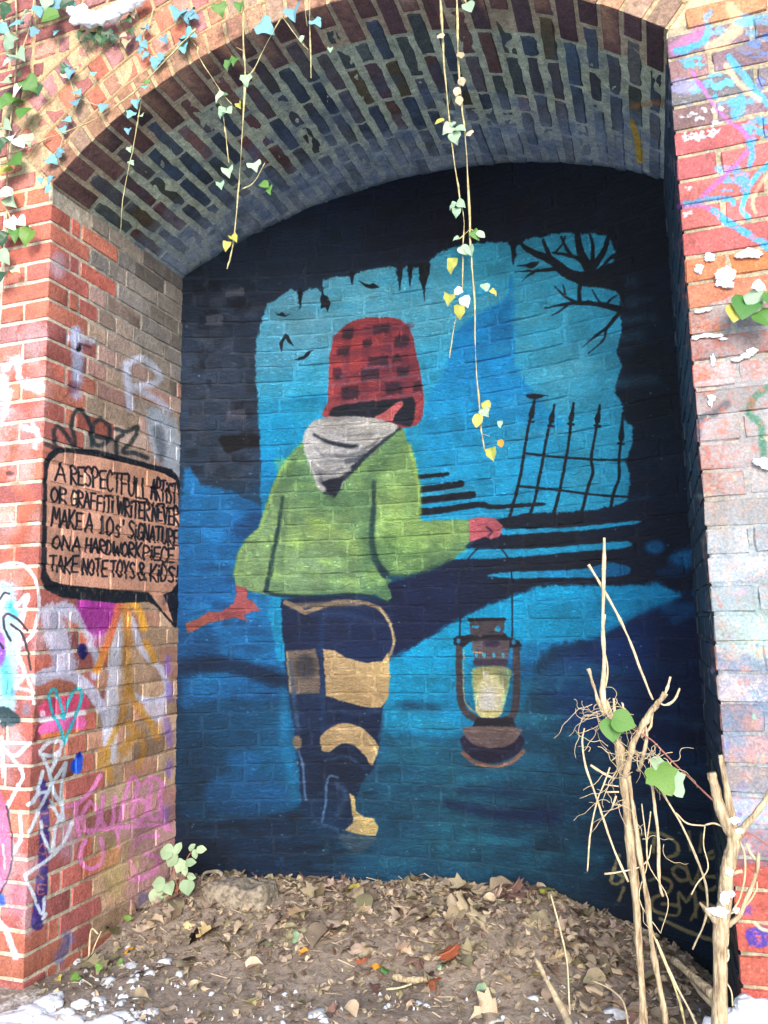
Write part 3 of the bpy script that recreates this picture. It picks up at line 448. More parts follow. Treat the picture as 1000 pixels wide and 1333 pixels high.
# speech bubble
c.poly([(56, 640), (57, 604), (62, 590), (76, 582), (126, 585), (183, 600), (224, 611), (236, 626), (238, 700), (236, 775), (231, 818), (226, 816), (206, 792), (195, 784), (150, 785), (80, 778), (60, 768), (53, 752)], (14, 20, 32), soft=.9, warp=.7, sm=False)
c.poly([(61, 640), (62, 612), (67, 598), (76, 590), (90, 589), (126, 594), (180, 606), (214, 616), (229, 626), (233, 645), (234, 740), (231, 760), (222, 771), (213, 774), (219, 788), (226, 811), (205, 786), (194, 771), (150, 768), (85, 761), (67, 756), (61, 744)], blend((100, 620, (222, 164, 140)), (200, 650, (212, 156, 128)), (150, 750, (216, 158, 134)), (215, 740, (206, 154, 128))), soft=.8, warp=.5, sm=False)
FONT = {'A': [[(0, 0), (.5, 1), (1, 0)], [(.15, .35), (.9, .38)]], 'B': [], 'C': [[(.95, .85), (.5, 1), (.1, .6), (.15, .15), (.6, 0), (1, .15)]], 'D': [[(.1, 0), (.1, 1), (.7, .85), (1, .45), (.6, .05), (.1, 0)]],
        'E': [[(1, 1), (.1, .95), (.1, .02), (1, .05)], [(.1, .5), (.85, .52)]], 'F': [[(1, 1), (.1, .95), (.1, 0)], [(.1, .5), (.85, .52)]], 'G': [[(.95, .9), (.45, 1), (.05, .5), (.3, .03), (.9, .1), (.95, .45), (.55, .45)]],
        'H': [[(.1, 1), (.1, 0)], [(.9, 1), (.9, 0)], [(0, .48), (1, .55)]], 'I': [[(.5, 1), (.5, 0)]], 'i': [[(.5, .68), (.5, 0)], [(.5, .96), (.5, .9)]], 'K': [[(.1, 1), (.1, 0)], [(.95, 1), (.15, .45), (1, 0)]], 'L': [[(.1, 1), (.1, .03), (.95, .0)]],
        'M': [[(0, 0), (.15, 1), (.5, .4), (.85, 1), (1, 0)]], 'N': [[(.05, 0), (.08, 1), (.9, .02), (.95, 1)]], 'O': [[(.5, 1), (.1, .7), (.08, .25), (.5, 0), (.92, .3), (.88, .75), (.5, 1)]], '0': [[(.5, 1), (.15, .7), (.12, .25), (.5, 0), (.88, .3), (.85, .75), (.5, 1)]],
        'P': [[(.1, 0), (.1, 1), (.8, .92), (.9, .65), (.15, .42)]], 'R': [[(.1, 0), (.1, 1), (.8, .92), (.85, .65), (.15, .48), (1, 0)]], 'S': [[(.95, .9), (.45, 1), (.1, .75), (.85, .35), (.6, .02), (.05, .08)]], 's': [[(.85, .6), (.45, .66), (.2, .48), (.8, .25), (.6, .02), (.1, .05)]],
        'T': [[(0, .95), (1, 1)], [(.5, .98), (.48, 0)]], 'U': [[(.08, 1), (.1, .25), (.5, 0), (.9, .25), (.92, 1)]], 'V': [[(.02, 1), (.5, 0), (.98, 1)]], 'W': [[(.02, 1), (.22, 0), (.5, .7), (.75, 0), (.98, 1)]], 'Y': [[(.02, 1), (.5, .5), (.98, 1)], [(.5, .5), (.45, 0)]],
        '1': [[(.2, .8), (.5, 1), (.5, .02)], [(.15, 0), (.9, .02)]], "'": [[(.4, 1), (.35, .75)]], '&': [[(1, .05), (.2, .75), (.4, 1), (.7, .8), (.1, .3), (.3, 0), (.75, .1), (.95, .4)]], '!': [[(.7, 1), (.45, .3)], [(.38, .08), (.36, .03)]]}
WID = {'I': .35, 'i': .35, "'": .35, '!': .5, '1': .6, 'M': 1.25, 'W': 1.3, 's': .8, 'L': .85}
def write(cv, word, x0, x1, base, top, w, col):
    """base/top: functions giving the line's y at x"""
    wd = [WID.get(ch, 1) for ch in word]; gap = .16; tot = sum(wd) + gap*(len(word)-1); x = x0; k = (x1-x0)/tot
    for ch, q in zip(word, wd):
        jb, jt = random.uniform(-.06, .06), random.uniform(-.06, .08)
        for st in FONT[ch]:
            P = []
            for a, b in st:
                X = x + a*q*k + (b-.5)*.6; yb, yt = base(X), top(X); h = yb-yt; P.append((X, yb + jb*h - b*h*(1+jt)))
            cv.stroke(P, (w*1.1, w*.8), col, soft=.55, warp=.25, sm=len(P) > 4 or ch in 'DPR')
        x += (q+gap)*k
Z5 = 5.263
def line(a, b):                              # through two points given in a 5.263x enlargement at (50,580)
    (x0, y0), (x1, y1) = [(50+p[0]/Z5, 580+p[1]/Z5) for p in (a, b)]
    return lambda X: y0 + (X-x0)*(y1-y0)/(x1-x0)
TX = (16, 14, 26)
for (tb, te), (bb, be), words in [
    (((150, 118), (945, 262)), ((115, 238), (945, 405)), [('A', 118, 188), ('RESPECTFULL', 222, 748), ('ARTiST', 772, 950)]),
    (((85, 282), (960, 428)), ((80, 378), (960, 550)), [('OR', 84, 192), ('GRAFFiTi', 226, 520), ('WRiTER', 545, 765), ('NEVER', 782, 962)]),
    (((100, 430), (965, 585)), ((100, 555), (965, 690)), [('MAKE', 96, 303), ('A', 326, 374), ("10s'", 424, 592), ('SiGNATURE', 620, 966)]),
    (((100, 612), (930, 706)), ((100, 700), (930, 806)), [('ON', 98, 222), ('A', 236, 290), ('HARDWORK', 325, 708), ('PiECE', 720, 928)]),
    (((90, 752), (960, 832)), ((90, 862), (960, 942)), [('TAKE', 80, 274), ('NOTE', 304, 474), ('TOYS', 496, 662), ('&', 682, 736), ('KiDS!', 764, 962)])]:
    t, b = line(tb, te), line(bb, be)
    for wd, xa, xb in words: write(c, wd, 50+xa/Z5, 50+xb/Z5, b, t, 2.9, TX)
c = left
c.a = c.a  # (haze of old white spray over the open front of the pier)
for k in range(60):
    x, y = rng.uniform(-20, 60), rng.uniform(440, 1240); c.oval(x, y, rng.uniform(6, 20), rng.uniform(8, 30), (214, 208, 220), soft=8, op=.14, warp=3, grain=.5)
IMG_LEFT = left.image(.9)

# ---- right pier: front (u>0) and reveal (u<0)
def pos_right(u, v): return np.stack([W + np.maximum(u, 0), np.maximum(-u, 0), v], -1)
right = Canvas('right_pier_paint', -.88, 1.0, -.12, 3.3, .0026, pos_right); c = right
Uo, Vo = c.U, c.V
c.put((slice(None), slice(None)), (Uo < -.004)*1., (12, 40, 66))          # the reveal carries the mural's black edge
c.put((slice(None), slice(None)), (Uo < -.004)*(Vo < .75)*np.clip(c.n1*3+c.n3*3+.1, 0, 1), (24, 58, 34))
c.put((slice(None), slice(None)), ((Uo > 0) & (Vo < 2.03+c.n3*.2) & (Vo > 1.05+c.n3*.15))*np.clip(.96 + c.n3*1.2 + c.n2*1.1 - .42*(Vo > 1.8), 0, .95), blend((940, 600, (156, 154, 160)), (960, 750, (146, 164, 180)), (940, 880, (150, 164, 182)), (980, 950, (144, 156, 180)), (960, 1040, (140, 154, 180)), (985, 830, (142, 176, 178))))
c.put((slice(None), slice(None)), ((Uo > 0) & (Vo < 1.09+c.n3*.2) & (Vo > .58+c.n3*.1))*np.clip(.8 + c.n3*1.6, 0, .9), blend((960, 1080, (150, 176, 206)), (990, 1100, (150, 186, 216)), (998, 1130, (40, 110, 150)), (965, 1150, (60, 66, 92)), (985, 1170, (104, 76, 120)), (960, 1180, (50, 60, 96))))
BL = (64, 156, 208); MG = (166, 76, 178)
def sp(x, y, rx, ry, col, op=.8, n=7):                                   # spattered patch
    for _ in range(n): c.oval(x+rng.normal()*rx*.5, y+rng.normal()*ry*.5, rx*rng.uniform(.2, .5), ry*rng.uniform(.15, .45), col, soft=1.2, op=op, warp=2.5, grain=.6)
c.stroke([(952, 10), (960, 34), (944, 52), (926, 60)], 17, (226, 186, 146), soft=5, op=.75, warp=3, grain=.4)
c.stroke([(880, 64), (900, 52), (912, 40)], 18, (186, 96, 176), soft=6, op=.6, grain=.3)
c.stroke([(882, 66), (900, 62), (916, 52), (922, 42)], 10, BL, soft=1.8, warp=2, grain=.35); sp(902, 82, 14, 10, BL, .9, 12); sp(925, 30, 16, 14, (90, 170, 216), .6)
sp(985, 30, 26, 12, (100, 170, 214), .7, 10); sp(990, 60, 20, 12, (80, 130, 210), .7, 10); sp(930, 110, 20, 14, (70, 170, 220), .8, 14); sp(958, 135, 22, 16, BL, .8, 16); sp(985, 165, 22, 14, (70, 160, 220), .75, 14); sp(960, 240, 20, 20, BL, .75, 12); sp(990, 110, 16, 10, (90, 120, 210), .8, 9); sp(965, 60, 20, 8, (116, 110, 130), .8, 7)
c.oval(890, 112, 18, 10, (140, 142, 190), soft=4, op=.8, warp=2); sp(890, 135, 14, 8, (130, 134, 150), .6)
c.stroke([(950, 74), (962, 90), (976, 108), (1004, 140)], 10, BL, soft=1.5, warp=1.5, grain=.25); c.stroke([(946, 84), (960, 105), (990, 130)], 7, (230, 196, 160), soft=3, op=.6, grain=.5)
c.stroke([(902, 94), (912, 110), (928, 134), (946, 154), (968, 172), (977, 186), (968, 203), (950, 222), (930, 242), (912, 258)], 6, MG, soft=1.8, warp=1, grain=.2, op=.85)
c.stroke([(884, 268), (916, 268), (942, 284), (960, 298)], 7, (170, 70, 180), soft=2.5, op=.8, grain=.25); c.stroke([(892, 265), (926, 258), (952, 258), (954, 266)], 6, BL, soft=1.5, warp=1.5, grain=.4)
c.stroke([(930, 274), (950, 290), (972, 304), (1002, 322)], 10, (50, 160, 224), soft=2, warp=2, grain=.35)
c.stroke([(1002, 212), (984, 230), (972, 252), (966, 272), (974, 282)], 7, (40, 178, 222), soft=1.2, warp=1); c.stroke([(1004, 222), (990, 240), (980, 262), (984, 276)], 5, (232, 196, 160), soft=2, op=.7, grain=.4); c.stroke([(976, 184), (980, 200), (976, 214)], 8, BL, soft=2, grain=.3)
for x, y, r in [(900, 152, 12), (922, 142, 12), (905, 176, 14), (928, 172, 12), (926, 196, 7), (898, 180, 9), (930, 160, 10), (895, 245, 5), (896, 278, 6)]: sp(x, y, r, r*.5, (226, 232, 244), .8, 9)
c.stroke([(999, 505), (980, 520), (976, 540), (990, 552), (994, 590)], 9, (32, 116, 92), soft=3, op=.8, grain=.2); c.stroke([(946, 526), (930, 538), (912, 548), (908, 570)], 10, (66, 70, 88), soft=4, op=.75, grain=.3)
for x, y, a, b, col in [(936, 785, 6, 8, (214, 90, 84)), (967, 895, 15, 15, (216, 92, 88)), (975, 940, 22, 13, (210, 110, 104)), (977, 975, 22, 12, (206, 120, 130)), (920, 700, 8, 22, (170, 110, 84)), (940, 560, 22, 8, (196, 92, 74)), (915, 610, 8, 16, (190, 100, 80)), (990, 850, 8, 8, (220, 140, 110)), (930, 870, 8, 8, (190, 130, 180)), (950, 830, 12, 8, (96, 100, 190)), (945, 905, 12, 12, (110, 120, 200)), (940, 970, 10, 12, (90, 90, 190)), (970, 1020, 16, 12, (120, 120, 200)), (965, 770, 10, 6, (214, 150, 206)), (980, 940, 8, 12, (90, 196, 176)), (990, 985, 9, 8, (96, 200, 190)), (985, 905, 6, 10, (80, 190, 190)), (975, 1010, 8, 8, (206, 100, 110)), (960, 1060, 12, 8, (70, 60, 150)), (975, 1100, 10, 14, (224, 230, 240)), (920, 640, 12, 14, (216, 204, 160)), (950, 620, 18, 10, (200, 190, 160)), (960, 580, 16, 10, (210, 206, 190))]:
    sp(x, y, a*.75, b*.75, tuple(.65*q + .35*165 for q in col), .5, 5)
c.poly([(972, 1212), (984, 1206), (1000, 1210), (1002, 1230), (985, 1234), (974, 1228)], (62, 40, 160), soft=1.5, warp=2, grain=.15); c.stroke([(982, 1201), (990, 1208), (1002, 1212)], 4, (226, 214, 170), soft=1); c.oval(975, 1185, 8, 7, (74, 46, 160), soft=3, op=.8); c.oval(985, 1186, 8, 7, (190, 60, 60), soft=2, op=.8)
IMG_RIGHT = right.image(.80)

# ---- soffit stains and tones, the haze lightened against weak light: u = angle * radius, v = depth
def pos_sof(u, v):
    a = u/RA; return np.stack([XC + RA*np.cos(a), v, ZC + RA*np.sin(a)], -1)
sof = Canvas('soffit_stain', A_R*RA-.05, A_L*RA+.05, -.02, 1.2, .003, pos_sof); c = sof
dep = c.V; n3 = c.n3; n1 = c.n1
wy = wallY(XC + RA*np.cos(c.U/RA))
c.put((slice(None), slice(None)), np.clip((dep - wy + .50 + n3*.5)/.3, 0, 1)*np.clip(.74 + n1*.7, 0, .88), (128, 142, 158))  # blue-grey haze towards the back, coloured paler to make up for little light
c.put((slice(None), slice(None)), (dep > .20)*np.clip((.42-dep+n3*.5)*2, 0, 1)*np.clip(.35+n1*.6, 0, .6), (74, 92, 78))
c.put((slice(None), slice(None)), (dep > .22)*np.clip(n3*2.2-.05, 0, .4), (52, 74, 104))
c.put((slice(None), slice(None)), np.clip(1 - (wy-dep)/.035 + n1, 0, 1)*.8, (58, 78, 92))  # darker band where the barrel meets the back wall
c.stroke([(822, 158), (829, 180), (833, 208)], (7, 9), (160, 128, 36), soft=2, op=.9, grain=.3); c.stroke([(824, 138), (858, 134), (878, 140)], 8, (150, 98, 52), soft=4, op=.6, grain=.3)
for x, y in ((460, 300), (390, 220), (530, 130), (610, 110), (430, 150)): pass
IMG_SOF = sof.image(1.3)

# ------------------------------------------------------------------ materials
def new_mat(name):
    mt = D.materials.new(name); mt.use_nodes = True; n = mt.node_tree; n.nodes.clear()
    out = n.nodes.new('ShaderNodeOutputMaterial'); b = n.nodes.new('ShaderNodeBsdfPrincipled'); n.links.new(b.outputs[0], out.inputs[0])
    return mt, n, b
def N(n, t, **k):
    q = n.nodes.new(t)
    for a, b in k.items():
        if a.startswith('i_'): q.inputs[a[2:].replace('_', ' ')].default_value = b
        else: setattr(q, a, b)
    return q
def mixc(n, blend_type, fac, a, b):
    q = n.nodes.new('ShaderNodeMix'); q.data_type = 'RGBA'; q.blend_type = blend_type; q.clamp_factor = True
    for s, v in ((q.inputs[0], fac), (q.inputs[6], a), (q.inputs[7], b)):
        if isinstance(v, bpy.types.NodeSocket): n.links.new(v, s)
        elif s.type == 'RGBA': s.default_value = (*v, 1)
        else: s.default_value = v
    return q.outputs[2]
def ramp(n, src, lo, hi, a=0., b=1.):
    q = N(n, 'ShaderNodeMapRange'); q.inputs[1].default_value = lo; q.inputs[2].default_value = hi; q.inputs[3].default_value = a; q.inputs[4].default_value = b
    n.links.new(src, q.inputs[0]); return q.outputs[0]
def math_(n, op, a, b):
    q = N(n, 'ShaderNodeMath', operation=op)
    for i, v in enumerate((a, b)):
        if isinstance(v, bpy.types.NodeSocket): n.links.new(v, q.inputs[i])
        else: q.inputs[i].default_value = v
    return q.outputs[0]
def noise(n, pos, scale, detail=4, rough=.6, dist=0):
    q = N(n, 'ShaderNodeTexNoise'); q.inputs['Scale'].default_value = scale; q.inputs['Detail'].default_value = detail; q.inputs['Roughness'].default_value = rough; q.inputs['Distortion'].default_value = dist
    n.links.new(pos, q.inputs['Vector']); return q.outputs['Fac']
def masonry(name, img=None, rough=.85, bump=.5, bdist=.006, wear=.4, mottle=.5, vary=.5, paint_rough=.55, fine=140, speck=(.55, .5, .45), crackle=0., wlo=.80):
    mt, n, b = new_mat(name); pos = N(n, 'ShaderNodeNewGeometry').outputs['Position']
    at_ = N(n, 'ShaderNodeAttribute', attribute_name='tint')
    nb, nm, nf = noise(n, pos, 9, 3), noise(n, pos, 42, 5, .65), noise(n, pos, fine, 6, .7)
    col = mixc(n, 'MULTIPLY', mottle, at_.outputs['Color'], mixc(n, 'MIX', ramp(n, nm, .3, .7), (.45, .42, .42), (1.35, 1.3, 1.28)))
    col = mixc(n, 'MIX', ramp(n, nf, .60, .74, 0, .45), col, speck)
    if crackle:
        mp = N(n, 'ShaderNodeMapping'); mp.inputs['Scale'].default_value = (1, 1, 2.2); n.links.new(pos, mp.inputs[0]); ng = noise(n, mp.outputs[0], 95, 6, .75, .6)
    else: ng = nf
    rgh = rough
    if img:
        tx = N(n, 'ShaderNodeTexImage', image=img, interpolation='Cubic'); tx.extension = 'EXTEND'
        uvn = N(n, 'ShaderNodeUVMap', uv_map='UVMap'); n.links.new(uvn.outputs[0], tx.inputs[0])
        a = tx.outputs['Alpha']
        if wear: a = math_(n, 'MULTIPLY', a, ramp(n, math_(n, 'ADD', nm, math_(n, 'MULTIPLY', nf, .5)), wlo, wlo+.16, 1., 1.-wear))
        pc = mixc(n, 'MULTIPLY', .35, tx.outputs['Color'], mixc(n, 'MIX', ramp(n, nm, .3, .7), (.7, .7, .7), (1.25, 1.25, 1.25)))
        col = mixc(n, 'MIX', a, col, pc)
        rgh = ramp(n, a, 0, 1, rough, paint_rough)
    col = mixc(n, 'MULTIPLY', 1., col, mixc(n, 'MIX', ramp(n, ng, .36, .64), (.70, .70, .72), (1.28, 1.27, 1.25)))
    col = mixc(n, 'MULTIPLY', 1., col, mixc(n, 'MIX', ramp(n, nb, .35, .6), (.80, .79, .77), (1.06, 1.06, 1.06)))
    vv = ramp(n, at_.outputs['Alpha'], 0, 1, 1-vary*.5, 1+vary*.5)
    col = mixc(n, 'MULTIPLY', 1., col, mixc(n, 'MIX', vv, (0, 0, 0), (1, 1, 1))) if False else col
    hs = N(n, 'ShaderNodeHueSaturation'); n.links.new(col, hs.inputs['Color']); n.links.new(vv, hs.inputs['Value']); col = hs.outputs[0]
    n.links.new(col, b.inputs['Base Color'])
    if isinstance(rgh, bpy.types.NodeSocket): n.links.new(rgh, b.inputs['Roughness'])
    else: b.inputs['Roughness'].default_value = rgh
    h = math_(n, 'ADD', math_(n, 'MULTIPLY', nm, 1.0), math_(n, 'MULTIPLY', nf, .9 if crackle else .45))
    if crackle:
        st = N(n, 'ShaderNodeMapping'); st.inputs['Scale'].default_value = (1, 1, 2.6); n.links.new(pos, st.inputs[0])
        n4 = noise(n, st.outputs[0], 34, 7, .75, .5)
        h = math_(n, 'ADD', h, math_(n, 'MULTIPLY', ramp(n, n4, .4, .6), crackle))
    bp = N(n, 'ShaderNodeBump'); bp.inputs['Strength'].default_value = bump; bp.inputs['Distance'].default_value = bdist
    n.links.new(h, bp.inputs['Height']); n.links.new(bp.outputs[0], b.inputs['Normal'])
    return mt
M_MURAL = masonry('mural_brick', IMG_MURAL, rough=.7, bump=1., bdist=.019, wear=.0, vary=.34, paint_rough=.6, fine=170, crackle=.7)
M_MURALM = masonry('mural_mortar', IMG_MURAL, rough=.7, bump=.9, bdist=.010, wear=.0, vary=.75, paint_rough=.6, crackle=.5)
M_LEFT = masonry('left_pier_brick', IMG_LEFT, bump=.8, bdist=.008, wear=.2, mottle=.45)
M_LEFTM = masonry('left_pier_mortar', IMG_LEFT, bump=.8, bdist=.006, wear=.25, mottle=.6, speck=(.6, .56, .5))
M_RIGHT = masonry('right_pier_brick', IMG_RIGHT, bump=.6, bdist=.005, wear=.8, wlo=.76, mottle=.6)
M_RIGHTM = masonry('right_pier_mortar', IMG_RIGHT, bump=.8, bdist=.006, wear=.9, mottle=.6)
M_SOF = masonry('soffit_brick', IMG_SOF, bump=.9, bdist=.012, wear=.2, mottle=.7, speck=(.2, .22, .22), paint_rough=.8)
M_SOFM = masonry('soffit_mortar', IMG_SOF, bump=1., bdist=.012, wear=.3, mottle=.7, speck=(.4, .42, .34), paint_rough=.8)
M_FRONT = masonry('old_brick', None, bump=.6, bdist=.006, mottle=.6)
M_FRONTM = masonry('lime_mortar', None, bump=.9, bdist=.008, mottle=.5, speck=(.62, .55, .42))
def simple(name, col, rough=.7, var=.25, scale=30, bump=.3, bdist=.003, col2=None, trans=0., spec=.5, obj_var=0., stretch=0.):
    mt, n, b = new_mat(name); tc = N(n, 'ShaderNodeTexCoord').outputs['Object']
    if stretch: mp = N(n, 'ShaderNodeMapping'); mp.inputs['Scale'].default_value = (1, 1, stretch); n.links.new(tc, mp.inputs[0]); tc = mp.outputs[0]
    f = noise(n, tc, scale, 5, .65); c2 = col2 if col2 is not None else tuple(x*(1-var) for x in col)
    cc = mixc(n, 'MIX', ramp(n, f, .35, .65), c2, col)
    if obj_var:
        oi = N(n, 'ShaderNodeObjectInfo'); hs = N(n, 'ShaderNodeHueSaturation'); n.links.new(cc, hs.inputs['Color'])
        n.links.new(ramp(n, oi.outputs['Random'], 0, 1, 1-obj_var, 1+obj_var), hs.inputs['Value']); n.links.new(ramp(n, oi.outputs['Random'], 0, 1, .5+.025, .5-.025), hs.inputs['Hue']); cc = hs.outputs[0]
    n.links.new(cc, b.inputs['Base Color']); b.inputs['Roughness'].default_value = rough; b.inputs['Specular IOR Level'].default_value = spec
    bp = N(n, 'ShaderNodeBump'); bp.inputs['Strength'].default_value = bump; bp.inputs['Distance'].default_value = bdist
    n.links.new(f, bp.inputs['Height']); n.links.new(bp.outputs[0], b.inputs['Normal'])
    if trans:
        out = [q for q in n.nodes if q.type == 'OUTPUT_MATERIAL'][0]; tr = N(n, 'ShaderNodeBsdfTranslucent'); n.links.new(cc, tr.inputs[0])
        ms = N(n, 'ShaderNodeMixShader'); ms.inputs[0].default_value = trans; n.links.new(b.outputs[0], ms.inputs[1]); n.links.new(tr.outputs[0], ms.inputs[2]); n.links.new(ms.outputs[0], out.inputs[0])
    return mt
def L(*c_): return tuple(float(x) for x in lin(c_))
M_STEM = simple('dry_stem', L(206, 190, 160), .8, scale=60, col2=L(164, 144, 114), bump=.5)
M_TWIG = simple('pale_twig', L(206, 192, 160), .8, scale=90, col2=L(168, 150, 116))
M_BARK = simple('cut_branch_bark', L(200, 184, 152), .85, scale=90, col2=L(118, 96, 74), bump=1., bdist=.010, stretch=.22)
M_VINE = simple('vine_stem', L(190, 186, 140), .7, scale=60, col2=L(140, 124, 84))
M_PALE = simple('pale_green_leaf', L(176, 206, 176), .5, scale=60, col2=L(134, 172, 138), trans=.25, obj_var=.12)
M_GREEN = simple('green_leaf', L(104, 150, 70), .45, scale=60, col2=L(70, 118, 52), trans=.25, obj_var=.2)
M_YEL = simple('yellow_leaf', L(200, 200, 104), .5, scale=50, col2=L(170, 160, 70), trans=.3, obj_var=.15)
M_DKGREEN = simple('dark_ivy_leaf', L(56, 96, 62), .35, scale=50, col2=L(32, 62, 44), obj_var=.25)
M_TEAL = simple('sprayed_ivy_leaf', L(110, 166, 178), .6, scale=60, col2=L(84, 136, 146), obj_var=.15)
M_SAGE = simple('sage_leaf', L(160, 182, 150), .55, scale=50, col2=L(124, 152, 118), trans=.15, obj_var=.15)
M_SNOW = simple('snow', (.86, .88, .92), .6, var=.06, scale=60, bump=.5, bdist=.006)
M_SLUSH = simple('thin_snow', (.66, .70, .76), .6, col2=(.42, .42, .44), scale=45, bump=.6)
M_DEAD = [simple('dead_leaf_'+k, L(*a), .8, scale=38, col2=L(*b), bump=.5, obj_var=.3) for k, a, b in
          [('grey_brown', (170, 152, 136), (120, 104, 92)), ('tan', (204, 184, 158), (154, 132, 110)), ('umber', (122, 96, 82), (80, 62, 54)), ('olive', (150, 142, 112), (112, 100, 80))]]
M_RUST = simple('rust_leaf', L(166, 88, 52), .7, scale=40, col2=L(112, 58, 40)); M_STRAW = simple('straw_leaf', L(228, 214, 150), .6, scale=40, col2=L(200, 176, 116)); M_GOLD = simple('golden_leaf', L(196, 146, 40), .7, scale=40, col2=L(150, 96, 30)); M_CREAM = simple('cream_leaf', L(226, 206, 160), .7, scale=40, col2=L(190, 166, 120))
M_STONE = simple('rubble_stone', L(164, 154, 138), .95, scale=48, col2=L(92, 84, 76), bump=1., bdist=.014)
M_BERRY = simple('red_stem', L(150, 96, 84), .7)
def soil_mat():
    mt, n, b = new_mat('leaf_mould_soil'); pos = N(n, 'ShaderNodeNewGeometry').outputs['Position']
    a, d, f = noise(n, pos, 4, 4), noise(n, pos, 28, 6, .7, .6), noise(n, pos, 120, 6, .7)
    col = mixc(n, 'MIX', ramp(n, d, .35, .65), L(120, 106, 96), L(168, 152, 138)); col = mixc(n, 'MIX', ramp(n, f, .45, .75, 0, .6), col, L(184, 172, 158)); col = mixc(n, 'MULTIPLY', .6, col, mixc(n, 'MIX', ramp(n, a, .35, .65), (.55, .52, .5), (1.2, 1.2, 1.2)))
    sx = N(n, 'ShaderNodeSeparateXYZ'); n.links.new(pos, sx.inputs[0])                 # thin snow dusting; the full cover beyond view bounces light under the arch
    cover = ramp(n, math_(n, 'ADD', math_(n, 'MULTIPLY', sx.outputs[1], -1.), math_(n, 'MULTIPLY', d, .9)), .42, .75, 0, 1)
    cover = math_(n, 'MULTIPLY', cover, ramp(n, noise(n, pos, 38, 5, .7), .48, .58)); cover = math_(n, 'MAXIMUM', cover, ramp(n, math_(n, 'ADD', math_(n, 'MULTIPLY', sx.outputs[1], -1.), math_(n, 'MULTIPLY', a, .3)), .52, .68))
    col = mixc(n, 'MIX', cover, col, (.82, .85, .9))
    n.links.new(col, b.inputs['Base Color']); b.inputs['Roughness'].default_value = .95
    bp = N(n, 'ShaderNodeBump'); bp.inputs['Strength'].default_value = .9; bp.inputs['Distance'].default_value = .012
    n.links.new(math_(n, 'ADD', d, math_(n, 'MULTIPLY', f, .5)), bp.inputs['Height']); n.links.new(bp.outputs[0], b.inputs['Normal'])
    return mt
M_SOIL = soil_mat()

# ------------------------------------------------------------------ ground
def axis(lo, hi, d0, d1, step, far):
    a = list(np.arange(d0, d1+1e-6, step)); s = step; x = d1
    while x < hi: s *= far; x += s; a.append(min(x, hi))
    s = step; x = d0
    while x > lo: s *= far; x -= s; a.insert(0, max(x, lo))
    return np.array(a)
gx, gy = axis(-60, 60, -1.2, 3.4, .02, 1.5), axis(-60, 1.6, -1.6, 1.3, .02, 1.5)
GX, GY = np.meshgrid(gx, gy); GZ = ground_z(GX, GY)
nx, ny = len(gx), len(gy); idx = np.arange(nx*ny).reshape(ny, nx)
F = np.stack([idx[:-1, :-1], idx[:-1, 1:], idx[1:, 1:], idx[1:, :-1]], -1).reshape(-1, 4)
g = mesh_obj('ground', np.stack([GX, GY, GZ], -1).reshape(-1, 3), F.tolist(), M_SOIL, origin=V(0, 0, 0)); prop(g, kind='structure')

# ------------------------------------------------------------------ bricks
def panel_brick(O, eu, ev, en, w, h, depth, b=.004, nu=3, nv=2, jit=.0016, bulge=.0012, mapf=None):
    """one face brick. O = centre of its face; eu, ev, en = face axes. returns verts, faces, (u, v) local"""
    us = np.linspace(-w/2, w/2, nu+1); vs = np.linspace(-h/2, h/2, nv+1); P = []; UVl = []
    for j, v in enumerate(vs):
        for i, u in enumerate(us):
            edge_u, edge_v = i in (0, nu), j in (0, nv)
            uu = u - math.copysign(b, u)*edge_u; vv = v - math.copysign(b, v)*edge_v
            z = random.uniform(-bulge, bulge)
            P.append((uu+random.uniform(-jit, jit), vv+random.uniform(-jit, jit), z)); UVl.append((uu, vv))
    per = [(i, 0) for i in range(nu)] + [(nu, j) for j in range(nv)] + [(i, nv) for i in range(nu, 0, -1)] + [(0, j) for j in range(nv, 0, -1)]
    k0 = len(P); n = len(per)
    for i, j in per:
        u, v = us[i] + random.uniform(-jit, jit), vs[j] + random.uniform(-jit, jit); cr = b*.5 if (i in (0, nu) and j in (0, nv)) else 0
        P.append((u-math.copysign(cr, u), v-math.copysign(cr, v), -b*random.uniform(.8, 1.6))); UVl.append((u, v))
    for q in range(n):
        u, v, z = P[k0+q]; P.append((u, v, -depth)); UVl.append((u, v))
    F = [(j*(nu+1)+i, j*(nu+1)+i+1, (j+1)*(nu+1)+i+1, (j+1)*(nu+1)+i) for j in range(nv) for i in range(nu)]
    ix = [j*(nu+1)+i for i, j in per]
    for q in range(n):
        r = (q+1) % n; F.append((ix[q], k0+q, k0+r, ix[r])); F.append((k0+q, k0+n+q, k0+n+r, k0+r))
    P = np.array(P); 
    return P, F, np.array(UVl)
def axes_brick(O, eu, ev, en, *a, **k):
    P, F, uvl = panel_brick(O, eu, ev, en, *a, **k)
    return O + P[:, :1]*eu + P[:, 1:2]*ev + P[:, 2:3]*en, F, uvl
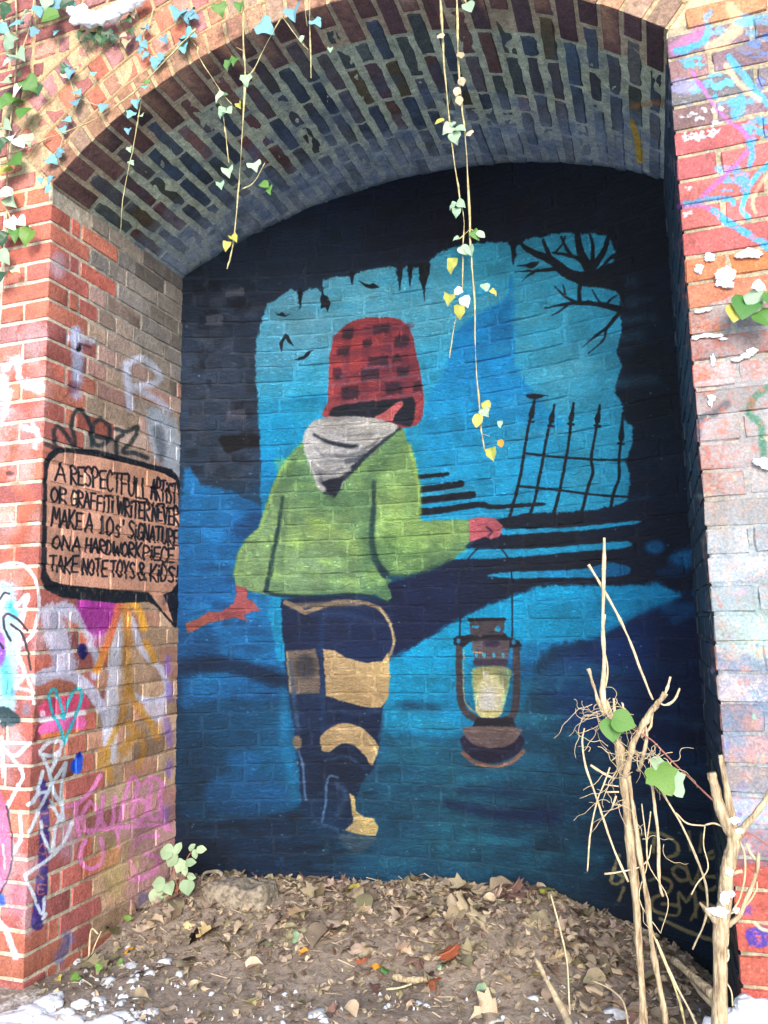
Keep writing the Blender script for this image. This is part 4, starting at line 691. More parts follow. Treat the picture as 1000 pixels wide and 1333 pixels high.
def round_box(C0, hx, hy, hz, b=.004, sx=2, sy=2, sz=1, jit=.0014):
    """closed rounded box, for corner bricks that show two faces (axis aligned, local coords)"""
    def lines(h, s): return [-h, -h+b] + list(np.linspace(-h+b, h-b, s+1)[1:-1]) + [h-b, h]
    X, Y, Z = lines(hx, sx), lines(hy, sy), lines(hz, sz); V_ = {}; P = []; F = []
    def vid(i, j, k):
        if (i, j, k) not in V_:
            p = np.array([X[i], Y[j], Z[k]]); q = np.clip(p, [-hx+b, -hy+b, -hz+b], [hx-b, hy-b, hz-b]); d = p-q; l = np.linalg.norm(d)
            V_[(i, j, k)] = len(P); P.append(C0 + q + (d/l*b if l > 0 else 0) + np.array([random.uniform(-jit, jit) for _ in range(3)]))
        return V_[(i, j, k)]
    I, J, K_ = len(X)-1, len(Y)-1, len(Z)-1
    for j in range(J):
        for k in range(K_):
            F.append((vid(0, j, k), vid(0, j, k+1), vid(0, j+1, k+1), vid(0, j+1, k))); F.append((vid(I, j, k), vid(I, j+1, k), vid(I, j+1, k+1), vid(I, j, k+1)))
    for i in range(I):
        for k in range(K_):
            F.append((vid(i, 0, k), vid(i+1, 0, k), vid(i+1, 0, k+1), vid(i, 0, k+1))); F.append((vid(i, J, k), vid(i, J, k+1), vid(i+1, J, k+1), vid(i+1, J, k)))
    for i in range(I):
        for j in range(J):
            F.append((vid(i, j, 0), vid(i, j+1, 0), vid(i+1, j+1, 0), vid(i+1, j, 0))); F.append((vid(i, j, K_), vid(i+1, j, K_), vid(i+1, j+1, K_), vid(i, j+1, K_)))
    return np.array(P), F
def tintc(col, vary=.5, j=.12):
    c_ = lin(col)*.88*np.clip(1 + random.gauss(0, j), .6, 1.5); return (*np.clip(c_, 0, 1), vary)
def pick(pal): return random.choice(pal)
def merge(parts):
    Vs, Fs, Us, Ts = [], [], [], []; o = 0
    for v, f, u, t in parts:
        Vs.append(v); Fs += [tuple(i+o for i in q) for q in f]; Us.append(u); Ts.append(np.tile(np.asarray(t), (len(v), 1)) if np.ndim(t) == 1 else t); o += len(v)
    return np.vstack(Vs), Fs, np.vstack(Us), np.vstack(Ts)

COURSE = .075
# ---- mural wall
mw = thing('mural_wall', 'curved brick back wall painted with a blue night mural of a walking figure in a red hat holding a lantern', 'wall', (W/2, 1.15, 0))
items = []
z = -.10; row = 0
while z < 3.22:
    x = -.05 - [0, .11, .06, .17][row % 4] - random.uniform(0, .02); k = row % 3
    while x < W + .06:
        ln = .215 if random.random() > (.5 if k == 2 else .12) else .103
        x0, x1 = max(x, -.03), min(x+ln, W+.03)
        if x1 - x0 > .03:
            xm, zm = (x0+x1)/2, z + .0325
            top = ZC + math.sqrt(max(RA**2 - (xm-XC)**2, 0))
            if zm < top + .04:
                y0, y1 = wallY(x0), wallY(x1); eu = V(x1-x0, y1-y0, 0); L_ = np.linalg.norm(eu); eu /= L_; en = V(eu[1], -eu[0], 0)
                en = V(eu[1], -eu[0], 0); en = en if en[1] < 0 else -en
                pr = random.uniform(-.0028, .0034)
                O = V(xm, (y0+y1)/2, zm) + en*pr
                tilt = random.uniform(-.006, .006); ev = V(0, 0, 1)*1. + eu*tilt; eu2 = eu - V(0, 0, 1)*tilt
                hgt = .0675 + random.uniform(-.002, .002)
                P, Fc, ul = axes_brick(O, eu2, ev, en, L_+.004-random.uniform(0, .003), hgt, .05, b=.005, nu=4, jit=.0028, bulge=.0030)
                uv = m.uv(P[:, 0], P[:, 2]); px, py = to_px(O); area = L_*.065/(((O-CAM)@FW)**2)*max(0, -(en@(O-CAM))/np.linalg.norm(O-CAM))
                vis = (200 < px < 980) and (150 < py < 1333) and zm > .08 and zm < top
                items.append((area*(1 if vis else .01), P, Fc, uv, (.25, .2, .2, random.random()*(1 if random.random() < .8 else .4))))
        x += ln + random.uniform(.008, .013)
    z += COURSE; row += 1
items.sort(key=lambda q: -q[0])
for _, P, Fc, uv, t in items[:300]: mesh_obj('brick', P, Fc, M_MURAL, mw, uv, t)
P, Fc, U_, T_ = merge([q[1:] for q in items[300:]]); prop(mesh_obj('brickwork', P, Fc, M_MURAL, mw, U_, T_), kind='stuff')
xs = np.linspace(-.05, W+.05, 110); zs = np.linspace(-.12, 3.3, 170); XX, ZZ = np.meshgrid(xs, zs)
YY = wallY(XX) + .0042 + .003*(vnoise(XX, ZZ, 30, 5)-.5) + .003*(vnoise(XX, ZZ, 80, 6)-.5)
idx = np.arange(XX.size).reshape(XX.shape); Fm = np.stack([idx[:-1, :-1], idx[:-1, 1:], idx[1:, 1:], idx[1:, :-1]], -1).reshape(-1, 4)
mesh_obj('mortar', np.stack([XX, YY, ZZ], -1).reshape(-1, 3), Fm.tolist(), M_MURALM, mw, m.uv(XX.ravel(), ZZ.ravel()), (.2, .2, .2, .0))

# ---- piers
RED = [(184, 102, 88), (190, 114, 96), (174, 98, 90), (164, 94, 92), (192, 118, 98)]
OLD = [(172, 150, 140), (182, 152, 144), (160, 142, 132), (172, 134, 126), (156, 142, 132), (178, 156, 138)]
GRIM = [(146, 140, 134), (134, 130, 128), (156, 146, 136), (128, 122, 118)]
SANDY = [(190, 160, 132), (178, 150, 124), (196, 168, 142), (166, 138, 116), (184, 140, 118)]
PINK = [(184, 122, 114), (168, 108, 104), (196, 132, 112), (150, 100, 102), (190, 110, 86)]
lp = thing('brick_pier', 'left brick pier with red quoins carrying the black and peach speech bubble', 'brick pier', (-.35, .4, 0), 'brick piers of the arch')
def uvL(P, side): return left.uv(P[:, 1] if side else P[:, 0], P[:, 2])
def left_tint(u, z, side):
    y = z - ZO
    if not side: return pick(RED) if y < -.03 else pick(PINK)
    lim = .24 + .05*((int(z/.075)) % 2) + (.2 if y < -2.2 else .06 if y < -1.2 else 0)
    if u < lim: return pick(RED) if random.random() < .93 else pick(PINK)
    if y > -.5: return pick(GRIM if u > .5 - .3*(y > -.2) else OLD)
    if y > -1.35: return pick(OLD)
    return pick(SANDY)
z = ZO - .0 - 38*COURSE + .003; row = 0
def skew_left(zz): return 0. if zz < ZC+1.223 else -(zz - (ZC+1.223))*.9 - .01
while z < ZO + .36:
    zm = z + COURSE/2 - .005; h = .063; a = row % 2; top = skew_left(z + .066)
    # corner brick: stretcher one way, header the other
    cx_, cy_ = (.215, .1025) if a else (.1025, .215)
    if top > -.005:
        j = random.uniform(-.001, .001)
        P, Fc = round_box(V(-cx_/2+j, cy_/2+j, zm), cx_/2, cy_/2, h/2)
        nrm_side = (P[:, 0] > -.0035); uv = left.uv(np.where(P[:, 0]+P[:, 1] > 0, P[:, 1], P[:, 0]), P[:, 2])
        mesh_obj('brick', P, Fc, M_LEFT, lp, uv, tintc(pick(RED) if z < ZO-.06 else pick(PINK), random.random()))
        x = -cx_ - .010
    else: x = top
    n_ = 0
    while x > -.78:
        ln = .1025 if (n_ == 0 and not a and top > -.005) else (.048 if (n_ == 1 and not a and False) else .215 if a else .1025 if (n_ % 2 == 0) else .215)
        ln *= random.uniform(.97, 1.02); x0 = max(x-ln, -.79)
        if x - x0 > .03:
            P, Fc, ul = axes_brick(V((x+x0)/2, random.uniform(-.001, .002), zm), V(1, 0, 0), V(0, 0, 1), V(0, -1, 0), x-x0, h, .05)
            mesh_obj('brick', P, Fc, M_LEFT, lp, uvL(P, 0), tintc(left_tint(x, z, 0), random.random()))
        x = x0 - .010; n_ += 1
    if z < ZC + 1.223 - .03:
        y = cy_ + .010; n_ = 0
        while y < .90:
            ln = .048 if (n_ == 0 and a) else (.1025 if random.random() < .25 else .215)
            if not a and n_ == 0: ln = .1025
            y1 = min(y+ln, .93)
            if y1-y > .02:
                rough = y > .3
                P, Fc, ul = axes_brick(V(random.uniform(-.002, .002), (y+y1)/2, zm), V(0, 1, 0), V(0, 0, 1), V(1, 0, 0), y1-y+(.003 if rough else 0), .0665 if rough else h, .05, b=.003, jit=.0028 if rough else .0014, bulge=.0016 if rough else .001)
                mesh_obj('brick', P, Fc, M_LEFT, lp, uvL(P, 1), tintc(left_tint((y+y1)/2, z, 1), random.random()))
            y = y1 + random.uniform(.008, .012); n_ += 1
    z += COURSE; row += 1
def grid_panel(fn, us, vs):
    UU, VV = np.meshgrid(us, vs); P = fn(UU, VV); idx = np.arange(UU.size).reshape(UU.shape)
    return P.reshape(-1, 3), np.stack([idx[:-1, :-1], idx[:-1, 1:], idx[1:, 1:], idx[1:, :-1]], -1).reshape(-1, 4).tolist(), UU.ravel(), VV.ravel()
def relief(u, v): return .0025*(vnoise(u, v, 40, 8)-.5) + .002*(vnoise(u, v, 90, 9)-.5)
us = np.concatenate([np.linspace(-.79, -.006, 40), np.linspace(.006, .93, 60)])
P, Fc, UU, VV = grid_panel(lambda u, v: np.stack([np.where(u < 0, u+0, -.004 + relief(u, v)), np.where(u < 0, .004 + relief(u, v), u), v], -1), us, np.linspace(-.12, 2.81, 120))
mesh_obj('mortar', P, Fc, M_LEFTM, lp, left.uv(UU, VV), np.where((UU < .27)[:, None], np.array((*lin((190, 182, 166)), .5)), np.where((VV > ZO-.55)[:, None], np.array((*lin((156, 152, 144)), .5)), np.array((*lin((166, 146, 126)), .5)))))

rp = thing('brick_pier', 'right brick pier covered in flaking blue, magenta and whitish paint', 'brick pier', (W+.4, .4, 0), 'brick piers of the arch')
def right_tint(z):
    y = z - ZO
    if y > .06: return pick([(196, 150, 112), (184, 136, 100), (170, 126, 98)])
    if y > -.22: return pick([(112, 108, 118), (124, 104, 116), (104, 104, 110), (140, 112, 116)])
    if y > -.62: return pick([(182, 98, 98), (190, 106, 104), (170, 92, 96)])
    if y > -.85: return pick([(196, 124, 78), (186, 112, 80), (176, 112, 88)])
    if y > -1.25: return pick([(182, 102, 78), (176, 98, 82), (166, 92, 74)])
    if y > -2.15: return pick([(176, 130, 116), (180, 116, 98), (170, 150, 140)])
    return pick([(188, 94, 82), (180, 88, 78), (192, 102, 88)])
z = ZO + .158 - 39*COURSE; row = 0
def skew_right(zz): return W if zz < ZC+1.258 else W + (zz - (ZC+1.258))*.84 + .01
while z < ZO + .36:
    zm = z + COURSE/2 - .005; h = .0655; a = row % 2; st = skew_right(z+.066)
    cx_, cy_ = (.215, .1025) if a else (.1025, .215)
    dirty = -.9 > z - ZO > -2.2
    if st < W + .02:
        P, Fc = round_box(V(W+cx_/2, cy_/2, zm), cx_/2, cy_/2, h/2, jit=.0025 if z-ZO < -.5 else .0014)
        uv = right.uv(np.where((P[:, 0]-W) > P[:, 1], P[:, 0]-W, -P[:, 1]), P[:, 2])
        mesh_obj('brick', P, Fc, M_RIGHT, rp, uv, tintc(right_tint(z), random.random())); x = W + cx_ + .010
    else: x = st
    n_ = 0
    while x < W + .98:
        ln = (.215 if a else (.1025 if n_ == 1 else .215))*random.uniform(.97, 1.02); x1 = min(x+ln, W+.99)
        if x1-x > .03:
            P, Fc, ul = axes_brick(V((x+x1)/2, random.uniform(-.002, .003), zm), V(1, 0, 0), V(0, 0, 1), V(0, -1, 0), x1-x, h, .05, jit=.003, bulge=.002, b=.005)
            mesh_obj('brick', P, Fc, M_RIGHT, rp, right.uv(P[:, 0]-W, P[:, 2]), tintc(right_tint(z), random.random()))
        x = x1 + .010; n_ += 1
    y = cy_ + .01
    while y < .80 and z < ZC + 1.258 - .03:
        y1 = min(y+.215, .84)
        P, Fc, ul = axes_brick(V(W+random.uniform(-.002, .002), (y+y1)/2, zm), V(0, 1, 0), V(0, 0, 1), V(-1, 0, 0), y1-y, h, .05)
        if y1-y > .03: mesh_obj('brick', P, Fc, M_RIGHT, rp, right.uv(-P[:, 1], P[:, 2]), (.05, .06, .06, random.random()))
        y = y1 + .01
    z += COURSE; row += 1
us = np.concatenate([np.linspace(-.85, -.006, 40), np.linspace(.006, .99, 60)])
P, Fc, UU, VV = grid_panel(lambda u, v: np.stack([np.where(u > 0, W+u, W+.004+relief(u, v)), np.where(u > 0, .004+relief(u, v), -u), v], -1), us, np.linspace(-.12, 2.85, 120))
mesh_obj('mortar', P, Fc, M_RIGHTM, rp, right.uv(UU, VV), (*lin((158, 152, 130)), .5))

# ---- arch: four rings of voussoirs, and the barrel behind them
ar = thing('brick_arch', 'segmental brick arch of four rings with a dark, lime stained underside', 'arch', (XC, .4, ZO+.3))
CREAM = [(184, 148, 122), (178, 138, 112), (172, 130, 110), (188, 142, 114), (168, 142, 124)]
RPINK = [(186, 122, 118), (178, 128, 130), (194, 118, 96), (196, 140, 126), (160, 116, 118)]
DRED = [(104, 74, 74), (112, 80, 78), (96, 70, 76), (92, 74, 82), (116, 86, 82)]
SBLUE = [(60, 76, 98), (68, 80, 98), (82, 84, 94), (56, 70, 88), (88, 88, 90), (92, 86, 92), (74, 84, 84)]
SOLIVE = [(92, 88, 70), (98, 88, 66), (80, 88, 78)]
def polar_block(a0, a1, r0, r1, y0, y1, b=.004, jit=.0016, under=None):
    """rounded block swept about the arch centre"""
    am, rm = (a0+a1)/2, (r0+r1)/2
    P, Fc = round_box(V(0, (y0+y1)/2, 0), (a1-a0)*r0/2, (y1-y0)/2, (r1-r0)/2, b, 1, 1, 1, jit)
    ang = am + P[:, 0]/r0; rad = rm + P[:, 2]
    Q = np.stack([XC + rad*np.cos(ang), P[:, 1], ZC + rad*np.sin(ang)], -1)
    return Q, [f[::-1] for f in Fc], ang, rad
NR = 31; da = (A_L-A_R)/NR; gap = .0075/RA
for i in range(NR):
    a0, a1 = A_R + i*da + gap, A_R + (i+1)*da - gap; dp = .2 if i % 2 == (0 if True else 1) and i % 4 != 1 else .1
    Q, Fc, ang, rad = polar_block(a0, a1, RINGS[0], RINGS[1]-.009, -.004, dp)
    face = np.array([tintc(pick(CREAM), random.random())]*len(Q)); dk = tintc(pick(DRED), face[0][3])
    t = np.where(((rad < RINGS[0]+.004) & (Q[:, 1] > -.001))[:, None], np.array(dk), face)  # underside tinted darker than the front face
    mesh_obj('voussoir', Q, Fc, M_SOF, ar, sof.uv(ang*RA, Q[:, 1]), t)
    # barrel bricks behind
    y = dp + .012; am = (a0+a1)/2; yb = float(wallY(XC + RA*math.cos(am)))
    first = True
    while y < yb - .01:
        ln = .215 if random.random() < .85 else .1025
        if first and i % 2: ln = .215
        y1 = min(y+ln*random.uniform(.95, 1.04), yb + .01); first = False
        if y1-y > .025:
            er = V(math.cos(am), 0, math.sin(am)); et = V(-math.sin(am), 0, math.cos(am))
            rr = RA + random.uniform(-.004, .003); w_ = (a1-a0)*RA - random.uniform(.003, .012)
            Pn, Fc, ul = axes_brick(V(XC, 0, ZC) + er*rr + V(0, (y+y1)/2, 0), et, V(0, 1, 0), -er, w_, y1-y-.002, .05, nu=2, nv=5, b=.007, jit=.0036, bulge=.0022)
            an = np.arctan2(Pn[:, 2]-ZC, Pn[:, 0]-XC)
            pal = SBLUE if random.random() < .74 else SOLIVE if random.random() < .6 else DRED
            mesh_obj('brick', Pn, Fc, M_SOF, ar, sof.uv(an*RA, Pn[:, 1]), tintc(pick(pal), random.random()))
        y = y1 + random.uniform(.004, .009)
for k in range(1, 4):
    n_ = NR + 2*k; da2 = (A_L-A_R)/n_; r0, r1 = RINGS[k], RINGS[k+1]-.011; off = random.uniform(-.2, .2)*da2
    for i in range(n_):
        a0 = A_R + i*da2 + .006/r0 + off*(0 < i); a1 = A_R + (i+1)*da2 - .006/r0 + off*(i < n_-1)
        Q, Fc, ang, rad = polar_block(a0, a1, r0, r1, random.uniform(-.004, .003), .08, b=.006, jit=.003)
        mesh_obj('voussoir', Q, Fc, M_FRONT, ar, None, tintc(pick(RPINK if k > 1 or random.random() < .5 else CREAM), random.random()))
aa = np.linspace(A_R-.002, A_L+.002, 120)
P, Fc, UU, VV = grid_panel(lambda a, r: np.stack([XC + r*np.cos(a), .002 + relief(a*2, r), ZC + r*np.sin(a)], -1), aa, np.linspace(RA+.003, 2.045, 14))
mesh_obj('ring_mortar', P, Fc, M_FRONTM, ar, None, (*lin((176, 158, 126)), .5))
P, Fc, UU, VV = grid_panel(lambda a, y: np.stack([XC + (RA+.003+.004*(vnoise(a*2, y, 30, 11)-.5))*np.cos(a), y, ZC + (RA+.003+.004*(vnoise(a*2, y, 30, 11)-.5))*np.sin(a)], -1), aa, np.linspace(.003, 1.2, 70))
tt = np.where((VV < .2)[:, None], np.array((*lin((176, 164, 138)), .5)), np.array((*lin((186, 196, 172)), .5)))
mesh_obj('barrel_mortar', P, [f[::-1] for f in Fc], M_SOFM, ar, sof.uv(UU*RA, VV), tt)
for k in range(1, 5):                                         # tooled joints standing proud between the rings
    r = RINGS[k]-.0055; Vt, Ft = [], []
    for i, a in enumerate(np.linspace(A_R, A_L, 150)):
        w_ = .0065 + .0012*random.uniform(-1, 1); yy = -.003 + random.uniform(-.001, .001)
        for dr, y in ((-w_, .004), (-w_*.6, yy), (w_*.6, yy), (w_, .004)): Vt.append((XC + (r+dr)*math.cos(a), y, ZC + (r+dr)*math.sin(a)))
        if i:
            o = i*4
            for q in range(3): Ft.append((o+q, o+q+1, o-4+q+1, o-4+q))
    mesh_obj('tooled_joint', Vt, Ft, M_FRONTM, ar, None, (*lin((172, 148, 112)), .5))

# ---- wall above the arch
sw = thing('spandrel_wall', 'weathered pink and purple brickwork above and beside the arch rings, hung with ivy', 'wall', (XC, .1, ZO+.9))
z = ZO + .003 + 5*COURSE; row = 1; cand = []
z = ZO + .003 - 0*COURSE
while z < ZO + 1.35:
    zt, zb = z+.068, z-.002; x = -.79 - .11*(row % 2)
    def cut(zz): q = 2.048**2 - (zz-ZC)**2; return math.sqrt(q) if q > 0 else 0
    while x < W + .99:
        ln = .1025 if (row % 2 and random.random() < .5) else .215; x0, x1 = x, x+ln; x = x1 + .010
        x0, x1 = max(x0, -.79), min(x1, W+.99)
        c0 = max(cut(zb), cut(zt)); xl, xr = XC-c0, XC+c0
        if z < ZC + RINGS[4]*math.sin(A_L) - .0: 
            if x0 < W and z < ZO + .36: continue
            if z < ZO + .36: continue
        segs = [(x0, min(x1, xl)), (max(x0, xr), x1)] if c0 > 0 else [(x0, x1)]
        for s0, s1 in segs:
            if s1-s0 > .035:
                P, Fc, ul = axes_brick(V((s0+s1)/2, random.uniform(-.003, .003), z+.0325), V(1, 0, 0), V(0, 0, 1), V(0, -1, 0), s1-s0, .0655, .05, jit=.003, bulge=.003, b=.006)
                px, py = to_px(V(s0, 0, z)); cand.append((0 if -60 < px < 1050 and py > -60 else 1, -s0, P, Fc, tintc(pick(RPINK+[(124, 84, 96), (150, 92, 92)]), random.random())))
    z += COURSE; row += 1
cand.sort(key=lambda q: (q[0], q[1]*0))
for q in cand[:280]: mesh_obj('brick', q[2], q[3], M_FRONT, sw, None, q[4])
if cand[280:]:
    P, Fc, U_, T_ = merge([(q[2], q[3], np.zeros((len(q[2]), 2)), q[4]) for q in cand[280:]]); prop(mesh_obj('brickwork', P, Fc, M_FRONT, sw, None, T_), kind='stuff')
xs = np.linspace(-.79, W+.99, 160)
def low(x):
    q = 2.043**2 - (x-XC)**2; z_ = ZC + np.sqrt(np.maximum(q, 0)); return np.where(x < XC+2.043*math.cos(A_L), ZO+.355, np.where(x > XC+2.043*math.cos(A_R), ZO+.355, z_))
P, Fc, UU, VV = grid_panel(lambda u, v: np.stack([u, .005 + relief(u, v), low(u) + v*(ZO+1.35-low(u))], -1), xs, np.linspace(0, 1, 30))
mesh_obj('mortar', P, Fc, M_FRONTM, sw, None, (*lin((180, 164, 130)), .5))
# skewback infill beside the rings
for sgn, A, e in ((-1, A_L, -.79), (1, A_R, W+.99)):
    def f(u, v):
        zz = ZO - .02 + v*.40; zs0 = ZC + 1.223 if sgn < 0 else ZC + 1.258
        edge = np.where(zz < zs0, 0 if sgn < 0 else W, (-(zz-zs0)*.9 if sgn < 0 else W+(zz-zs0)*.84)); return np.stack([e + u*(edge-e), .0055 + relief(u, v), zz], -1)
    P, Fc, UU, VV = grid_panel(f, np.linspace(0, 1, 30), np.linspace(0, 1, 20)); mesh_obj('mortar', P, Fc if sgn < 0 else [q[::-1] for q in Fc], M_FRONTM, sw, None, (*lin((196, 184, 150)), .5))
# earth fill behind the masonry, so the wall has a body
def box(name, lo, hi, mat, parent, tint=None):
    P = [(x, y, z) for x in (lo[0], hi[0]) for y in (lo[1], hi[1]) for z in (lo[2], hi[2])]
    return mesh_obj(name, P, [(0, 1, 3, 2), (4, 6, 7, 5), (0, 4, 5, 1), (2, 3, 7, 6), (0, 2, 6, 4), (1, 5, 7, 3)], mat, parent, None, tint, smooth=False)
box('wall_core', (-.80, .012, ZO+1.30), (W+1.0, 1.6, ZO+1.36), M_FRONTM, sw, (.3, .28, .24, .5))
box('wall_core', (-.80, .012, -.15), (-.014, 1.6, ZO+1.30), M_FRONTM, lp, (.3, .28, .24, .5))
box('wall_core', (W+.014, .012, -.15), (W+1.0, 1.6, ZO+1.30), M_FRONTM, rp, (.3, .28, .24, .5))
box('wall_core', (-.013, 1.45, -.15), (W+.013, 1.6, ZO+1.29), M_FRONTM, mw, (.3, .28, .24, .5))

# ------------------------------------------------------------------ tubes, leaves
def tube_geo(P, R, seg=6, wob=0.):
    P = np.asarray(P, float); n = len(P); sd_ = random.random()*50; R = np.interp(np.linspace(0, 1, n), np.linspace(0, 1, len(R)), R) if np.ndim(R) else np.full(n, R)
    ii = np.arange(n); R = R*(1 + 1.1*wob*2*(vnoise(ii*.45, ii*0+sd_, 1., 3)-.5)*2); P = P + (R*wob*2.2)[:, None]*np.stack([vnoise(ii*.7, ii*0+sd_+k, 1., 7)-.5 for k in (3, 9, 17)], 1)
    T = np.gradient(P, axis=0); T /= np.maximum(np.linalg.norm(T, axis=1), 1e-9)[:, None]; a = V(.3, 1, .1)
    Vt, Ft = [], []
    for i in range(n):
        s = np.cross(T[i], a); s /= np.linalg.norm(s); q = np.cross(T[i], s)
        for k in range(seg):
            t = 2*math.pi*k/seg; r = R[i]*(1 + random.uniform(-wob, wob)); Vt.append(P[i] + r*(math.cos(t)*s + math.sin(t)*q))
    for i in range(n-1):
        for k in range(seg): a0, a1 = i*seg+k, i*seg+(k+1) % seg; Ft.append((a0, a1, a1+seg, a0+seg))
    Ft.append(tuple(range(seg))[::-1]); Ft.append(tuple((n-1)*seg+k for k in range(seg)))
    return np.array(Vt), Ft
def px_path(pts, Y, n=5):
    """photo-measured path laid at depth Y (one value or per point)"""
    Ys = np.interp(np.linspace(0, 1, len(pts)), np.linspace(0, 1, len(Y)), Y) if np.ndim(Y) else [Y]*len(pts)
    P = [at(x, y, d) for (x, y), d in zip(pts, Ys)]; return smooth_pts(P, False, n) if len(P) > 2 else np.array(P)
def stem(name, pts, r, Y, mat, parent, seg=6, wob=.12, label=None):
    P = px_path(pts, Y); s = pxsize(P[len(P)//2]); R = np.atleast_1d(r)*s
    Vt, Ft = tube_geo(P, R, seg, wob); o = mesh_obj(name, Vt, Ft, mat, parent)
    if label: o['label'] = label
    return o
def leaf_mesh(name, outline, fold=.25, curl=.3, rowz=0):
    """leaf lying in local XY, tip towards +Y, length 1"""
    O = smooth_pts(np.asarray(outline, float), False, 3 if len(outline) < 8 else 2) if len(outline) < 10 else np.asarray(outline, float); half = [(max(x, 0), y) for x, y in O]; n = len(half)
    Vt, Ft = [], []
    def zf(x, y): return fold*abs(x) - curl*(y-.4)**2 + rowz*math.sin(9*y)*abs(x)
    ys = [p[1] for p in half]
    mids = [(0, y*0.96 + .02) for _, y in half]
    for s in (-1, 1):
        o = len(Vt)
        for (x, y), (mx, my) in zip(half, mids):
            myc = my if x > .02 else y
            Vt.append((0, myc, zf(0, myc))); Vt.append((s*x*.55, (y*.6+myc*.4), zf(x*.55, y))); Vt.append((s*x, y, zf(x, y)))
        for i in range(n-1):
            a = o+3*i
            for q in (0, 1):
                f = (a+q, a+q+1, a+q+4, a+q+3); Ft.append(f if s > 0 else f[::-1])
    me = D.meshes.new(name); me.from_pydata(Vt, [], Ft); me.polygons.foreach_set('use_smooth', [True]*len(me.polygons)); me.update(); return me
OV = [(0, 0), (.18, .06), (.32, .22), (.36, .42), (.30, .64), (.17, .84), (0, 1)]
ROUND = [(0, 0), (.26, -.02), (.44, .18), (.47, .42), (.36, .66), (.16, .86), (0, 1)]
IVY = [(0, .05), (.24, -.04), (.44, .08), (.42, .24), (.54, .42), (.38, .56), (.30, .70), (.17, .88), (0, 1)]
MAP = [(0, .1), (.20, .0), (.42, .02), (.34, .16), (.66, .24), (.50, .38), (.70, .62), (.42, .56), (.22, .56), (.26, .78), (.12, .82), (0, 1)]
ME = {}
def LM(kind, mat, var=0):
    k = (kind, mat.name, var)
    if k not in ME:
        o = {'ov': OV, 'round': ROUND, 'ivy': IVY, 'map': MAP}[kind]; random.seed(hash(kind) % 7 + var*13 if False else var*13+len(kind))
        oo = [(x*(1+random.uniform(-.12, .12)), y) for x, y in o]; f, cu, rz = [(.25, .3, 0), (.5, .7, .15), (.1, 1.0, .25), (-.3, .5, .2), (.8, .2, .1), (-.6, 1.2, .3)][var % 6]
        me = leaf_mesh('leaf_'+kind, oo, f, cu, rz); me.materials.append(mat); ME[k] = me
    return ME[k]
def facing(P, spin, tilt=.35, back=False):
    """rotation: leaf face roughly towards the open side (-Y), tip direction given by spin (0 = down)"""
    n = Vector((random.uniform(-tilt, tilt)+.1, -1, random.uniform(-tilt, tilt)+.35)).normalized()
    d = Vector((math.sin(spin), 0, -math.cos(spin))); d = (d - n*d.dot(n)).normalized(); x = d.cross(n)
    return Matrix(((x.x, d.x, n.x), (x.y, d.y, n.y), (x.z, d.z, n.z))).to_euler()
def leaf(kind, mat, x, y, size, Y, parent=None, spin=None, name='leaf', var=None, tilt=.4):
    P = at(x, y, Y); s = size*pxsize(P)*1.15; spin = random.uniform(-1.2, 1.2) if spin is None else spin
    o = D.objects.new(name, LM(kind, mat, random.randint(0, 2) if var is None else var)); e = facing(P, spin, tilt)
    off = e.to_matrix() @ Vector((0, -.5*s, 0)); link(o, parent); base = np.array(parent.location) if parent is not None else np.zeros(3)
    o.location = Vector(P - base) + off; o.rotation_euler = e; o.scale = (s, s, s); return o
random.seed(11)
def snow_blob(name, C0, rx, ry, rz, parent=None, seed=1, sub=3, rough=.3):
    import bmesh
    bm = bmesh.new(); bmesh.ops.create_icosphere(bm, subdivisions=sub, radius=1)
    Pn = np.array([v.co[:] for v in bm.verts]); Fc = [[v.index for v in f.verts] for f in bm.faces]; bm.free()
    d = 1 + rough*(vnoise(Pn[:, 0]+Pn[:, 2]*.7, Pn[:, 1]-Pn[:, 2]*.9, 2.6, seed)-.5)*2 + rough*.5*(vnoise(Pn[:, 0]-Pn[:, 2], Pn[:, 1]+Pn[:, 2], 7, seed+3)-.5)*2 + rough*.25*(vnoise(Pn[:, 0]-Pn[:, 2], Pn[:, 1]+Pn[:, 2], 17, seed+5)-.5)*2
    return mesh_obj(name, np.asarray(C0) + Pn*d[:, None]*V(rx, ry, rz), Fc, M_SNOW, parent)

